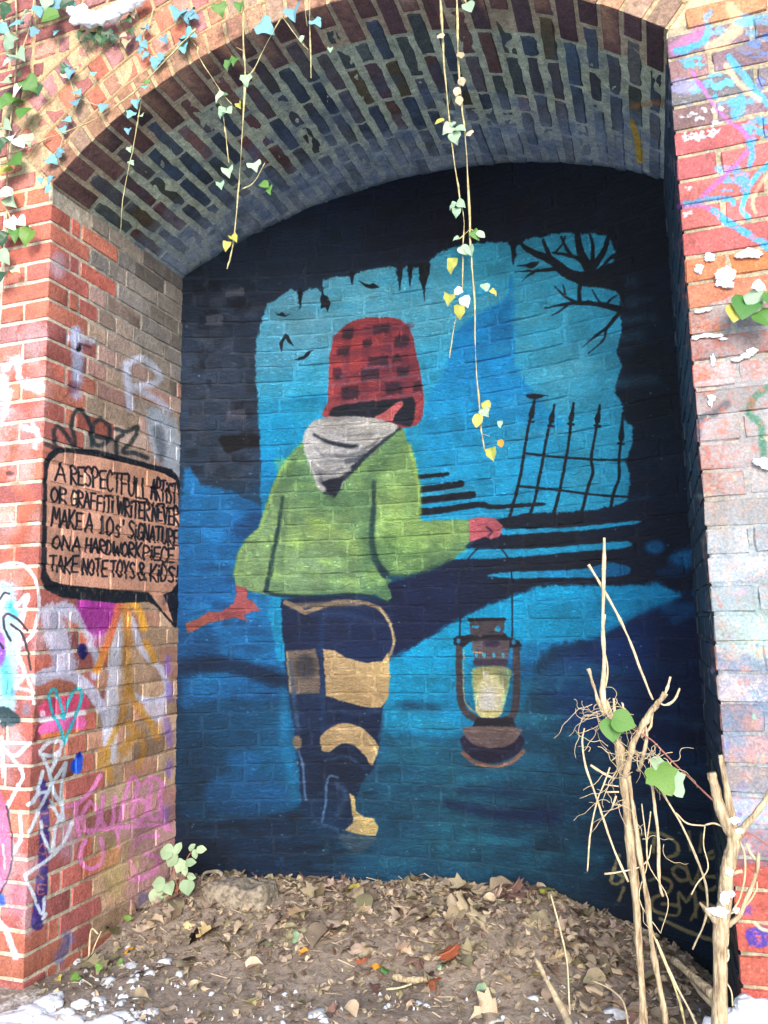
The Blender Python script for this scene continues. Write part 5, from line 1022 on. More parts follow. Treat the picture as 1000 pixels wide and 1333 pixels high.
# ---- hanging vines in front of the arch
def vine(label, strands, leaves, Y=-.07, mat=M_VINE, group='creeper strands hanging in front of the mural'):
    p0 = at(*strands[0][0][0], Y); t = thing('hanging_vine', label, 'vine', p0, group)
    for pts, r in strands: stem('stem', pts, np.atleast_1d(r)*.9, Y, mat, t, 5, .45)
    for q in leaves:
        kind, mt, x, y, s = q[:5]; leaf(kind, mt, x, y, s, Y-.012, t, spin=q[5] if len(q) > 5 else None)
    return t
P_, G_, Y_, S_ = M_PALE, M_GREEN, M_YEL, M_SNOW
vine('left strand of the long creeper pair hanging from the crown, with pale leaf clusters', [([(572, -40), (573, 0), (578, 72), (584, 144), (589, 192), (598, 252), (604, 284), (603, 320), (602, 377)], (1.4, 1.0)), ([(602, 400), (594, 413), (589, 440), (585, 466)], (.9, .5)), ([(588, 160), (578, 160), (570, 158)], (.8, .6))],
     [('round', P_, 583, 167, 15, -.9), ('round', P_, 592, 178, 16, .1), ('round', P_, 599, 168, 15, 1.1), ('ov', P_, 590, 160, 10, 2.6), ('ov', Y_, 572, 158, 12, -1.3), ('round', P_, 589, 267, 11, -1), ('round', P_, 600, 266, 12, 1), ('round', P_, 594, 276, 12, 0), ('ov', Y_, 588, 343, 20, -.3), ('round', P_, 604, 326, 13, .6),
      ('ov', Y_, 585, 388, 19, -.2), ('round', S_, 596, 380, 11, -1.2), ('ov', Y_, 598, 405, 18, .1), ('round', S_, 606, 392, 14, .5)])
vine('right strand of the long creeper pair, ending in yellowed leaves beside the painted tower', [([(594, -40), (595, 7), (597, 72), (601, 135), (608, 204), (612, 308), (614, 336), (618, 396), (619, 456), (624, 528), (627, 560), (631, 587)], (1.4, .8)), ([(596, -30), (605, 0), (612, 15)], (1, .8)), ([(612, 298), (604, 306), (597, 312)], (.8, .6)), ([(612, 298), (620, 303)], .8), ([(628, 565), (638, 568)], .6)],
     [('ov', P_, 610, 8, 22, .3), ('ov', G_, 618, 304, 16, .5), ('ov', P_, 626, 305, 12, .9), ('round', P_, 612, 326, 13, .2), ('round', P_, 594, 311, 8, -1.2), ('round', P_, 632, 374, 11, .3), ('ov', Y_, 642, 379, 11, .8), ('round', Y_, 634, 528, 12, .6), ('round', P_, 631, 536, 13, .5), ('ov', Y_, 622, 547, 18, -.2), ('ov', Y_, 640, 590, 18, .2), ('ov', M_GOLD, 652, 577, 11, .2), ('ov', P_, 651, 551, 10, 0)])
for x, y in ((574, 45), (600, 70), (601, 105), (595, 118), (598, 130), (611, 172)):
    o = leaf('ov', M_DEAD[1], x, y, 12, -.09, None, spin=random.uniform(-.4, .4), name='withered_leaf', var=3); prop(o, 'small withered brown leaf caught on the long hanging creepers', 'leaf', 'withered leaves on the creepers')
vine('long pale creeper hanging at the left of the arch down over the mural edge', [([(317, -30), (317, 0), (317, 63), (319, 98), (315, 182), (310, 252), (304, 315), (296, 350)], (1.3, .9)), ([(345, 212), (330, 238), (316, 246)], (.7, .6)), ([(319, 98), (328, 95), (347, 57), (367, 21)], (.9, .7)), ([(317, 66), (308, 62)], .7)],
     [('ov', G_, 306, 78, 16, -.2), ('ov', G_, 297, 84, 15, -.3), ('ivy', P_, 320, 102, 15, 0), ('ov', Y_, 311, 136, 12, .4), ('round', P_, 331, 214, 17, .3), ('ov', G_, 344, 240, 16, .8), ('ov', G_, 350, 245, 14, .2), ('ov', Y_, 304, 309, 14, .6), ('ov', Y_, 295, 318, 14, -.2), ('round', G_, 312, 8, 14, 0)])
vine('thin forked creeper with four pale leaves, left of the long pale one', [([(257, 60), (260, 76), (276, 101), (290, 122), (302, 136)], (.9, .7)), ([(287, 129), (291, 155), (294, 175), (298, 212)], (.8, .7))],
     [('round', P_, 287, 126, 16, -.7), ('round', P_, 288, 145, 14, -.6), ('round', P_, 297, 144, 13, .7), ('round', P_, 297, 223, 16, .2), ('ov', P_, 287, 240, 14, .2)])
vine('short slack creeper hanging by the left springing of the arch, with tiny blue leaves', [([(255, 38), (227, 66), (175, 119), (122, 156), (66, 178), (22, 186)], (.9, .6)), ([(184, 130), (178, 164), (172, 200), (168, 217), (160, 260), (157, 301)], (1.0, .7))],
     [('ivy', M_TEAL, 189, 112, 13, .4), ('ov', G_, 191, 107, 10, 1.4), ('ivy', M_TEAL, 178, 134, 13, 0), ('ivy', M_TEAL, 170, 149, 12, -.5), ('ivy', P_, 184, 150, 9, .6), ('ivy', M_TEAL, 167, 170, 9, 0), ('ivy', P_, 169, 194, 8, .2), ('ivy', P_, 171, 212, 8, .8)])
vine('pair of thin creepers with blue-green leaves at the top of the arch near the left', [([(403, -20), (403, 0), (404, 60), (405, 102)], (1, .6)), ([(367, 21), (388, 50), (402, 65)], .8), ([(397, 10), (400, 34)], .6)],
     [('ivy', M_TEAL, 344, 33, 24, .9), ('ivy', M_TEAL, 382, 16, 22, .1), ('ivy', M_TEAL, 411, 27, 16, .7), ('ov', P_, 393, 50, 9, -.3), ('ov', P_, 430, 64, 9, 0), ('round', G_, 286, 10, 18, .3)])
# ---- ivy on the front of the wall
iv = thing('ivy', 'snow-flecked green ivy climbing the far left edge of the wall', 'ivy', at(15, 200, -.02))
for pts in ([(20, -20), (22, 60), (18, 120), (10, 200), (8, 300), (4, 380)], [(46, -20), (40, 30), (20, 90)], [(12, 200), (40, 190), (66, 178)], [(8, 270), (20, 300)], [(10, 130), (36, 150)]): stem('stem', pts, (1.3, .8), -.015, M_STEM, iv, 5)
for x, y, s, mt in [(10, 135, 30, G_), (38, 108, 24, G_), (33, 146, 26, G_), (18, 210, 28, G_), (4, 225, 22, Y_), (22, 98, 18, M_DKGREEN), (24, 72, 24, P_), (10, 55, 22, P_), (30, 20, 22, P_), (6, 12, 20, M_DKGREEN), (4, 40, 18, M_TEAL), (12, 80, 18, S_), (8, 105, 20, P_), (22, 118, 16, S_), (6, 165, 22, P_), (16, 178, 18, S_), (26, 185, 16, S_), (36, 180, 16, P_), (4, 190, 18, M_DKGREEN), (14, 260, 22, P_), (6, 252, 18, S_), (22, 300, 26, G_), (36, 308, 22, G_), (14, 290, 18, S_), (28, 288, 14, S_), (5, 312, 18, M_DKGREEN), (4, 335, 20, P_), (2, 360, 16, M_DKGREEN), (20, 32, 18, M_TEAL), (64, 22, 22, G_), (52, 10, 20, M_TEAL), (72, 8, 20, M_TEAL), (86, 4, 18, M_DKGREEN), (60, 2, 18, P_), (44, 42, 12, M_TEAL), (74, 42, 12, M_TEAL), (52, 118, 14, M_DKGREEN), (20, 350, 12, P_), (95, 12, 14, M_TEAL)]:
    leaf('ivy' if mt in (M_TEAL, M_DKGREEN) else 'round', mt, x, y, s, -.03-random.uniform(0, .03), iv)
iv2 = thing('ivy', 'sparse ivy with spray-blued leaves trailing over the arch rings', 'ivy', at(150, 100, -.02))
for pts in ([(90, 100), (98, 133), (88, 156), (76, 200), (67, 206)], [(190, 30), (188, 58), (203, 79), (214, 70), (235, 54)], [(98, 126), (134, 140)], [(200, 10), (192, 40)], [(232, 16), (244, 30), (246, 47), (255, 60)]): stem('stem', pts, (.8, .6), -.012, M_STEM, iv2, 5)
for x, y, s in [(101, 120, 13), (98, 133, 15), (134, 140, 13), (88, 156, 12), (82, 168, 10), (76, 200, 13), (67, 207, 14), (190, 36, 11), (188, 58, 10), (182, 50, 10), (183, 67, 9), (190, 73, 11), (203, 79, 18), (210, 76, 12), (214, 51, 11), (232, 17, 20), (244, 18, 18), (252, 20, 12), (235, 54, 17), (246, 46, 20), (239, 62, 14), (92, 95, 14), (86, 88, 10), (66, 235, 12), (62, 248, 10), (54, 235, 9), (122, 96, 8)]: leaf('ivy', M_TEAL, x, y, s, -.03, iv2)
for x, y, s in [(84, 88, 14), (128, 40, 16), (140, 44, 14), (148, 48, 12), (120, 48, 12), (165, 24, 14), (105, 45, 12), (110, 52, 10), (132, 52, 14), (170, 40, 10)]: leaf('ivy', M_DKGREEN, x, y, s, -.035, iv2)
for x, y, s in [(165, 55, 16), (160, 46, 12), (172, 16, 12), (84, 97, 12)]: leaf('ov', M_DEAD[1], x, y, s, -.03, iv2)
# snow caught on the ivy above the arch
P = []; sc = thing('snow_clump', 'large snow clump lying on the ivy above the arch rings at top left', 'snow', at(130, 20, -.04))
for i, (x, y, rx, ry) in enumerate([(92, 14, 7, 6), (102, 20, 13, 12), (116, 24, 15, 12), (130, 24, 15, 10), (144, 19, 14, 9), (156, 12, 13, 9), (168, 5, 14, 8), (180, -3, 14, 8)]):
    q = at(x, y, -.05); s = pxsize(q); P.append((q, rx*s, ry*s))
import bmesh
def clump(parent, blobs, name='snow_mass', dy=.6, fine_=.1):
    Vs, Fs = [], []; o = 0
    for i, (q, rx, ry) in enumerate(blobs):
        bm = bmesh.new(); bmesh.ops.create_icosphere(bm, subdivisions=3, radius=1); Pn = np.array([v.co[:] for v in bm.verts]); Fc = [[v.index+o for v in f.verts] for f in bm.faces]; bm.free()
        d = 1 + .35*(vnoise(Pn[:, 0]+Pn[:, 2]*.7, Pn[:, 1]-Pn[:, 2]*.9, 1.8, i+parent.location.x*9)-.5)*2 + .10*(vnoise(Pn[:, 0]-Pn[:, 2], Pn[:, 1]+Pn[:, 2], 4, i)-.5)*2 + fine_*(vnoise(Pn[:, 0]+Pn[:, 1], Pn[:, 2]-Pn[:, 1], 7, i+5)-.5)*2
        Vs.append(q + Pn*d[:, None]*V(rx, rx*dy, ry)); Fs += Fc; o += len(Pn)
    return mesh_obj(name, np.vstack(Vs), Fs, M_SNOW, parent)
clump(sc, P)
def small_snow(label, pts, Y, group='snow caught on the right pier'):
    t = thing('snow_clump', label, 'snow', at(*pts[0][:2], Y), group); clump(t, [(at(x, y, Y), rx*.85*pxsize(at(x, y, Y)), ry*.85*pxsize(at(x, y, Y))) for x, y, rx, ry in pts], dy=.28, fine_=.35)
small_snow('biggest white snow clump stuck on the orange bricks of the right pier', [(944, 358, 13, 12), (948, 370, 9, 7), (938, 368, 8, 6)], -.008)
small_snow('snow clump beside a green leaf near the right edge of the pier', [(966, 332, 10, 5), (975, 328, 9, 5), (984, 331, 8, 5)], -.006)
small_snow('thin line of snow on a brick ledge under the biggest clump', [(912, 405, 8, 3), (920, 403, 7, 3)], -.004)
small_snow('long thin snow streak in the joint below the broken bricks', [(905, 440, 6, 3), (918, 437, 9, 3), (934, 437, 8, 3), (942, 441, 6, 2)], -.004)
small_snow('snow patch low on the broken red bricks at the right', [(978, 458, 7, 5), (970, 464, 7, 4), (960, 468, 8, 3)], -.005)
small_snow('snow clump at the right picture edge beside the green paint stroke', [(990, 602, 11, 8), (998, 606, 8, 7)], -.006)
small_snow('small vertical dab of snow above the green leaf', [(924, 335, 7, 8), (910, 350, 6, 7)], -.004)
small_snow('narrow dab of snow hanging under the snow streak', [(928, 470, 3, 9)], -.003)
small_snow('tiny snow dab above the dark smear of paint', [(926, 518, 5, 5), (925, 524, 3, 6)], -.003)
vn = thing('ivy', 'green leaves poking in at the right edge of the pier', 'ivy', at(990, 390, -.05))
stem('stem', [(1030, 420), (1004, 405), (980, 396)], (1.5, 1), -.05, M_STEM, vn)
for x, y, s, mt, sp_ in [(970, 400, 32, G_, -.3), (984, 388, 24, P_, .6), (996, 415, 26, G_, .5), (957, 408, 22, Y_, -.2), (990, 372, 16, S_, 1.2), (1004, 390, 20, G_, .2)]: leaf('round', mt, x, y, s, -.07, vn, spin=sp_)

# ------------------------------------------------------------------ cut shrubs at the right
sh = thing('cut_shrub', 'tall dead cut-back shrub of pale stems with tangled tendrils and two green leaves', 'shrub', at(838, 1340, -.12), 'cut-back shrubs')
Ya = -.12
for pts, r, mt in [([(843, 1440), (838, 1340), (833, 1240), (826, 1150), (820, 1090), (815, 1040), (812, 1005), (804, 968), (797, 940), (789, 912)], (7, 6.5, 6, 6.5, 7.5, 6, 4), M_BARK),
                   ([(789, 930), (785, 900), (787, 862), (785, 820), (786, 764), (787, 700)], (4.5, 3.6, 3.4, 3, 2.6), M_STEM), ([(786, 905), (791, 870), (784, 830), (788, 800)], (1.5, 1.2), M_TWIG),
                   ([(812, 1012), (818, 995), (824, 969), (832, 953), (846, 928), (856, 916), (867, 902)], (6, 5, 4.5, 5, 4), M_BARK), ([(866, 903), (869, 895), (873, 881)], (2.6, 2), M_STEM), ([(856, 913), (866, 918), (878, 911), (885, 896)], (2, 1.8), M_STEM),
                   ([(850, 925), (847, 945), (835, 960), (842, 940)], (1.8, 1.6), M_STEM), ([(830, 1004), (836, 990), (842, 960), (838, 935)], (3, 2), M_BARK),
                   ([(872, 1440), (867, 1340), (858, 1280), (850, 1235), (843, 1173), (833, 1112), (824, 1050), (818, 1010)], (4.6, 4, 3.5), M_BARK),
                   ([(846, 1000), (851, 1038), (857, 1089), (858, 1145), (863, 1167)], (2.6, 2), M_STEM),
                   ([(761, 948), (758, 966), (763, 999), (777, 1039), (796, 1097), (818, 1148)], (1.4, 1.5), M_TWIG), ([(794, 999), (786, 1022), (777, 1044), (768, 1089), (765, 1134)], (1.4, 1.1), M_TWIG),
                   ([(766, 735), (783, 763), (804, 800), (821, 837), (838, 882), (850, 911)], (1.9, 1.7), M_STEM), ([(766, 870), (773, 893), (780, 915), (787, 932)], (2.8, 2.4), M_BARK), ([(799, 909), (801, 940), (803, 978)], (2.4, 2.4), M_STEM), ([(810, 915), (814, 930), (818, 945)], (1.2, 1), M_TWIG),
                   ([(822, 948), (849, 964), (875, 991), (900, 1015), (926, 1040), (948, 1062)], (1.2, 1.2), M_BERRY), ([(852, 1000), (864, 1033), (888, 1075), (910, 1125), (920, 1159), (919, 1195), (902, 1236)], (1.9, 1.4), M_TWIG),
                   ([(787, 1138), (808, 1135), (832, 1129), (844, 1118), (848, 1100)], (1.3, 1), M_TWIG), ([(854, 1223), (877, 1276), (902, 1324), (915, 1360)], (2.2, 1.8), M_TWIG), ([(850, 1215), (880, 1290), (895, 1345)], (1.8, 1.6), M_VINE),
                   ([(769, 996), (784, 1006), (800, 1014)], (1.8, 2), M_STEM), ([(786, 1021), (806, 1024)], 1.4, M_TWIG), ([(788, 1031), (806, 1031)], 1.2, M_TWIG), ([(802, 1036), (796, 1054)], 1.2, M_TWIG)]:
    stem('branch', pts, np.atleast_1d(r)*.86, Ya+random.uniform(-.015, .015), mt, sh, 8, .16)
random.seed(5)
def tendril(x, y, L_, n=7, wild=1.):
    a = random.uniform(0, 6.28); P = [(x, y)]
    for k in range(n): a += random.uniform(-.8, .8)*wild; P.append((P[-1][0]+math.cos(a)*L_/n, P[-1][1]+math.sin(a)*L_/n + L_/n*.35))
    return P
for cx_, cy_, sx_, sy_, n_ in ((790, 935, 12, 14, 20), (805, 985, 26, 22, 22), (850, 990, 22, 16, 18), (800, 1040, 14, 24, 7), (845, 1080, 14, 30, 2), (838, 1150, 10, 30, 1), (775, 925, 10, 14, 8)):
    for _ in range(n_):
        pts = tendril(cx_+random.gauss(0, sx_*.6), cy_+random.gauss(0, sy_*.6), random.uniform(22, 62)); stem('tendril', pts, (.52, .3), (Ya-.04+random.uniform(-.03, .05), Ya+random.uniform(-.05, .05)), random.choice([M_TWIG, M_TWIG, M_STEM]), sh, 4, 0)
for _ in range(2):
    x = random.uniform(820, 850); pts = [(x, random.uniform(1040, 1080)), (x+random.uniform(-8, 12), 1120), (x+random.uniform(-16, 26), 1170), (x+random.uniform(-10, 30), 1215)]; stem('tendril', pts, (.9, .6), Ya, M_TWIG, sh, 4, 0)
leaf('round', G_, 797, 951, 26, Ya-.05, sh, .0, var=0, tilt=.1); leaf('round', G_, 813, 940, 26, Ya-.06, sh, 1.2, var=0, tilt=.1); leaf('ov', M_SAGE, 858, 996, 22, Ya-.04, sh, .6, tilt=.2); leaf('ivy', G_, 864, 1016, 36, Ya-.06, sh, .4, var=0, tilt=.2); leaf('ivy', P_, 878, 1022, 30, Ya-.05, sh, .5, var=0, tilt=.2)
sh2 = thing('cut_shrub', 'thick cut branch stump with snow in its fork, in front of the right pier', 'shrub', at(938, 1340, -.25), 'cut-back shrubs'); Yb = -.25
for pts, r, mt in [([(936, 1460), (937, 1333), (938, 1260), (939, 1205), (944, 1176), (946, 1139), (952, 1112), (956, 1090), (948, 1074), (937, 1050), (931, 1025), (926, 1006)], (10, 9.5, 9, 9.5, 9, 8.5, 9, 8, 6.5, 6), M_BARK),
                   ([(956, 1078), (950, 1050), (944, 1016), (938, 983)], (6, 4.5, 3), M_BARK), ([(958, 1092), (970, 1075), (985, 1058), (1000, 1036), (1012, 1010)], (5, 4, 3.5), M_BARK), ([(911, 1175), (921, 1186), (934, 1200)], (1.5, 3.5, 5), M_BARK),
                   ([(944, 1208), (954, 1200), (964, 1190), (974, 1165), (984, 1140), (988, 1110)], (3.5, 3, 2.2), M_BARK), ([(984, 1120), (976, 1108), (972, 1098)], (2, 1.4), M_STEM), ([(952, 1138), (960, 1135), (967, 1134)], (3, 2.6), M_BARK),
                   ([(950, 1190), (970, 1180), (984, 1160), (986, 1148)], 1.1, M_TWIG), ([(952, 1188), (963, 1170), (970, 1140), (969, 1110), (960, 1090)], 1.2, M_TWIG), ([(958, 1100), (975, 1085), (1004, 1104)], 1.1, M_BERRY), ([(918, 1074), (930, 1072), (945, 1078)], 1.2, M_TWIG), ([(880, 1058), (895, 1072), (918, 1075)], (1, 1), M_TWIG),
                   ([(943, 1275), (952, 1290), (954, 1310)], 1.1, M_TWIG), ([(930, 1240), (946, 1232), (948, 1216)], 1.3, M_TWIG), ([(930, 1262), (947, 1250), (948, 1236)], 1.3, M_TWIG), ([(928, 1330), (946, 1312)], 1.3, M_TWIG), ([(918, 1074), (916, 1100), (922, 1130), (908, 1150), (900, 1165)], .8, M_TWIG)]:
    stem('branch', pts, r, Yb+random.uniform(-.006, .006), mt, sh2, 9, .07)
t = sh2
clump(sh2, [(at(938, 1187, Yb-.012), .017, .010), (at(930, 1185, Yb-.008), .014, .006), (at(944, 1170, Yb-.014), .010, .014), (at(952, 1164, Yb-.014), .007, .008)], name='fork_snow'); prop(clump(sh2, [(at(950, 1135, Yb-.016), .008, .008), (at(957, 1068, Yb-.012), .010, .008), (at(963, 1082, Yb-.012), .009, .006), (at(960, 1186, Yb), .008, .007)], name='snow_dabs'), kind='stuff')
# stakes and logs
def log(label, pts, r, Y, mat, cat='stick', group=None, snow=False):
    Ys = Y; o = stem('stick', pts, r, Ys, mat, None, 8, .1); prop(o, label, cat, group); return o
log('pale split stick leaning up at the bottom of the heap, nearest the picture bottom', [(745, 1345), (735, 1320), (716, 1284), (697, 1247)], (5, 4.5, 3.5, 3), (-.02, .2), M_STEM)
log('thin dry stalk standing in the leaves beside the split stick', [(742, 1320), (741, 1300), (738, 1250), (728, 1205), (717, 1164)], (1.3, 1.1), (.05, .2), M_TWIG)
log('snow-topped log lying against the right stump', [(877, 1250), (900, 1270), (930, 1296)], (5, 6), (.25, .05), M_BARK)
log('short broken stick under the snow-topped log', [(900, 1276), (914, 1294), (932, 1312)], (3, 3.5), (.2, .02), M_STEM)
log('bent dry stalk curling out of the leaves by the tall shrub', [(770, 1276), (795, 1288), (812, 1305), (818, 1335)], (1, 1.4), (.12, -.02), M_TWIG)
log('low dark stick lying in the middle of the dirt', [(512, 1271), (530, 1276), (556, 1274)], (4.5, 4), (.36, .36), M_BARK)
log('grey twig lying in front of the low dark stick', [(503, 1288), (520, 1286), (536, 1281)], (1.4, 1.2), (.3, .3), M_TWIG)
log('dry grass stalk leaning on the foot of the left pier', [(112, 1270), (120, 1240), (132, 1212)], (1.2, .8), (.28, .3), M_TWIG); log('upright dead stalk by the foot of the left pier', [(114, 1272), (116, 1240), (119, 1210), (128, 1216)], (1.5, 1), (.27, .27), M_STEM)
log('bent white root poking from the soil beside the stone block', [(262, 1145), (268, 1136), (284, 1135), (289, 1140), (290, 1145)], (2.4, 2.2), (.85, .86), M_STONE, 'root')

# ------------------------------------------------------------------ plants and stone in the back-left corner
br = thing('bramble', 'small bramble with dusty green leaves in the back left corner', 'plant', at(232, 1165, .7))
for pts in ([(232, 1165), (228, 1140), (224, 1115)], [(232, 1160), (238, 1135), (246, 1113), (258, 1106)], [(230, 1162), (242, 1145)], [(230, 1160), (218, 1152), (206, 1150)], [(231, 1158), (222, 1170), (206, 1176)]): stem('stem', pts, (.9, .7), .68, M_BERRY, br, 5)
for x, y, s, sp_ in [(216, 1109, 17, -1.6), (232, 1104, 14, 2.9), (250, 1103, 10, 2.4), (262, 1106, 13, 1.7), (254, 1112, 11, .2), (223, 1120, 17, -.5), (234, 1128, 15, -.4), (248, 1123, 14, 1.7), (241, 1133, 13, .3), (249, 1141, 12, 1.4), (244, 1156, 17, .1), (221, 1157, 15, .5), (206, 1151, 15, -1.4), (205, 1170, 20, -.2)]:
    leaf('ov' if s < 15 else 'round', M_SAGE, x, y, s, .66, br, spin=sp_, tilt=.25, var=0)
pos_b = None
def ground_at(x, y):
    d = ray(x, y); t = 1.
    for _ in range(40):
        P = CAM + d*t; gz = float(ground_z(P[0], P[1], False)); t += (P[2]-gz)/(-d[2])*.7
    return CAM + d*t
pos_b = ground_at(300, 1186) + V(0, .085, .040)
st = thing('stone_block', 'rough grey block of old mortared stone against the back wall at the left', 'stone', pos_b)
Pb, Fb = round_box(V(0, 0, 0), .135, .075, .060, b=.018, sx=12, sy=6, sz=6, jit=.005)
Pb[:, 2] += .03*(vnoise(Pb[:, 0], Pb[:, 1], 14, 4)-.5); Pb[:, 0] *= 1 - .9*np.clip(Pb[:, 2], 0, .1); Pb = Pb + V(0, 0, -.022)
Pb[:, 1] += .014*(vnoise(Pb[:, 0], Pb[:, 2], 40, 14)-.5)
mesh_obj('block', Pb + pos_b, Fb, M_STONE, st)
# loose bits of ivy at the foot of the left pier
iv3 = thing('ivy', 'low dark ivy sprig in the snow at the foot of the left pier', 'ivy', at(105, 1290, .12)); 
for x, y, s, mt in [(96, 1292, 15, M_GREEN), (98, 1272, 12, M_GREEN), (112, 1318, 18, M_DKGREEN), (122, 1302, 18, M_DKGREEN), (128, 1310, 14, M_DKGREEN), (118, 1312, 16, M_DKGREEN), (106, 1326, 16, M_GREEN), (134, 1296, 12, M_DKGREEN), (66, 1330, 12, G_), (76, 1276, 11, Y_), (128, 1260, 10, G_), (154, 1254, 9, G_), (166, 1196, 8, G_)]:
    q = leaf('ivy', mt, x, y, s, .10, iv3, tilt=.8)
stem('stem', [(90, 1310), (105, 1300), (125, 1300)], .9, .11, M_STEM, iv3)

# ------------------------------------------------------------------ snow on the ground
def ground_at(x, y):
    """where the sight line through a measured spot meets the ground"""
    d = ray(x, y); t = 1.
    for _ in range(40):
        P = CAM + d*t; gz = float(ground_z(P[0], P[1], False)); t += (P[2]-gz)/(-d[2])*.7
    return CAM + d*t
def heap(label, blobs, group=None, flat=.28):
    q0 = ground_at(*blobs[0][:2]); t = thing('snow_heap', label, 'snow', q0, group); B = []
    for x, y, r in blobs: q = ground_at(x, y); s = pxsize(q); B.append((q + V(0, 0, -.002), r*s, r*s*flat))
    clump(t, B, dy=.9)
heap('snow heap at the foot of the left pier arris', [(60, 1306, 22), (40, 1318, 26), (18, 1330, 30), (72, 1296, 12), (60, 1330, 24), (84, 1318, 13), (2, 1345, 30)])
heap('smaller snow heap right of the ivy sprig', [(140, 1330, 20), (155, 1322, 12), (104, 1306, 12), (95, 1330, 16), (118, 1338, 18), (175, 1338, 16)])
hs_ = thing('snow_heap', 'white snow mound at the foot of the right pier', 'snow', at(980, 1320, -.12))
clump(hs_, [(at(x, y, -.10), r*pxsize(at(x, y, -.1)), rz*pxsize(at(x, y, -.1))) for x, y, r, rz in ((975, 1314, 20, 15), (990, 1322, 24, 16), (958, 1326, 16, 12), (1010, 1340, 30, 18), (940, 1345, 22, 14), (968, 1345, 26, 18), (1000, 1360, 40, 30))], dy=1.)
random.seed(21)
SN, SNF = [], []; o_ = 0
for k in range(150):                                         # scattered flecks of snow among the leaves, uncountable
    if k < 60: x, y, r = random.uniform(100, 260), random.gauss(1285, 22), min(random.lognormvariate(1.0, .7), 13)
    else: x, y, r = random.uniform(130, 940), 1333 - abs(random.gauss(0, 26)), min(random.lognormvariate(.9, .8), 14)
    q = ground_at(x, min(y, 1345)); s = pxsize(q)*r; q[2] = float(ground_z(q[0], q[1])) + .006
    for j in range(25):
        a = (j % 12)/12*6.28; f = (1, .6, 0)[j//12]*random.uniform(.3, 1.6)
        SN.append(q + V(math.cos(a)*s*f, math.sin(a)*s*f, (-.006, .001+s*.07*random.random(), .002+s*.1)[j//12]))
    for j in range(12): w_ = (j+1) % 12; SNF += [(o_+j, o_+w_, o_+12+w_, o_+12+j), (o_+12+j, o_+12+w_, o_+24)]
    o_ += 25
prop(mesh_obj('snow_flecks', SN, SNF, M_SLUSH), 'flecks of melting snow scattered over the leaf litter and dirt', 'snow', kind='stuff')

# ------------------------------------------------------------------ fallen leaves
def lie(P, kind, mat, size, label, name='fallen_leaf', group=None, var=None, yaw=None, tip=.5, lift=.004):
    o = D.objects.new(name, LM(kind, mat, random.randint(0, 5) if var is None else var)); COL.objects.link(o)
    P = np.asarray(P); o.location = Vector(P + V(0, 0, lift)); yaw = random.uniform(0, 6.28) if yaw is None else yaw
    o.rotation_euler = (random.gauss(0, tip), random.gauss(0, tip), yaw); o.scale = (size,)*3
    return prop(o, label, 'leaf', group)
for x, y, kind, mt, s, lab, yaw in [(276, 1218, 'map', M_CREAM, .075, 'cream curled maple leaf near the left of the litter, below the stone block', 2.2), (250, 1212, 'ov', M_CREAM, .06, 'small cream leaf beside the cream maple leaf', 1), (318, 1310, 'map', M_STRAW, .065, 'pale yellow maple leaf lying flat on the bare dirt near the bottom', 4.2),
     (562, 1280, 'map', M_RUST, .08, 'rust-red oak-like leaf on the dirt beside the low dark stick', 1.4), (590, 1255, 'map', M_RUST, .07, 'orange-brown curled leaf above the rust-red one', .4), (165, 1240, 'round', M_GOLD, .05, 'golden orange leaf at the foot of the left pier', 1), (380, 1218, 'ov', M_SAGE, .06, 'grey-green leaf standing in the middle of the litter', 3.4),
     (402, 1245, 'ov', M_GOLD, .04, 'small ochre leaf curled beside a pale one in the middle', 2), (467, 1165, 'ov', M_YEL, .075, 'yellow-green leaf against the foot of the mural, right of the block', 1.2), (600, 1190, 'ov', M_DEAD[3], .09, 'big olive leaf hanging over the bank in the middle', 3.0), (635, 1296, 'ov', M_SAGE, .05, 'small flat sage leaf near the bottom middle', 1.5), (500, 1272, 'round', M_GREEN, .035, 'small bright green leaf at the left end of the dark stick', 0), (575, 1268, 'ov', M_SAGE, .035, 'pale green leaf under the orange-brown curled leaf', .5),
     (700, 1276, 'round', M_YEL, .04, 'small yellow leaf beside the split stick', 0), (790, 1188, 'round', M_DEAD[3], .09, 'broad olive leaf resting against the mural left of the tall shrub', 2.5), (705, 1168, 'ov', M_YEL, .07, 'upturned yellow-green leaf at the crest of the bank', 5.6), (555, 1160, 'ov', M_DEAD[1], .12, 'long tan leaf standing upright against the foot of the mural', .3), (535, 1160, 'ov', M_DEAD[3], .10, 'olive folded leaf leaning left beside the long tan leaf', 1.1), (470, 1258, 'round', M_RUST, .06, 'dark orange leaf patch in the litter centre', 0), (497, 1262, 'round', M_GOLD, .04, 'small orange leaf right of the dark orange patch', 2), (650, 1325, 'map', M_DEAD[1], .09, 'large tan leaf cut by the bottom picture edge', 2), (592, 1150, 'round', M_RUST, .04, 'small orange leaf high against the mural foot', 1)]:
    P0 = ground_at(x, y); lie(P0, kind, mt, s, lab, yaw=yaw, tip=.25 if 'flat' in lab else .5, lift=.018, name='fallen_leaf')
random.seed(33); cnt = 0
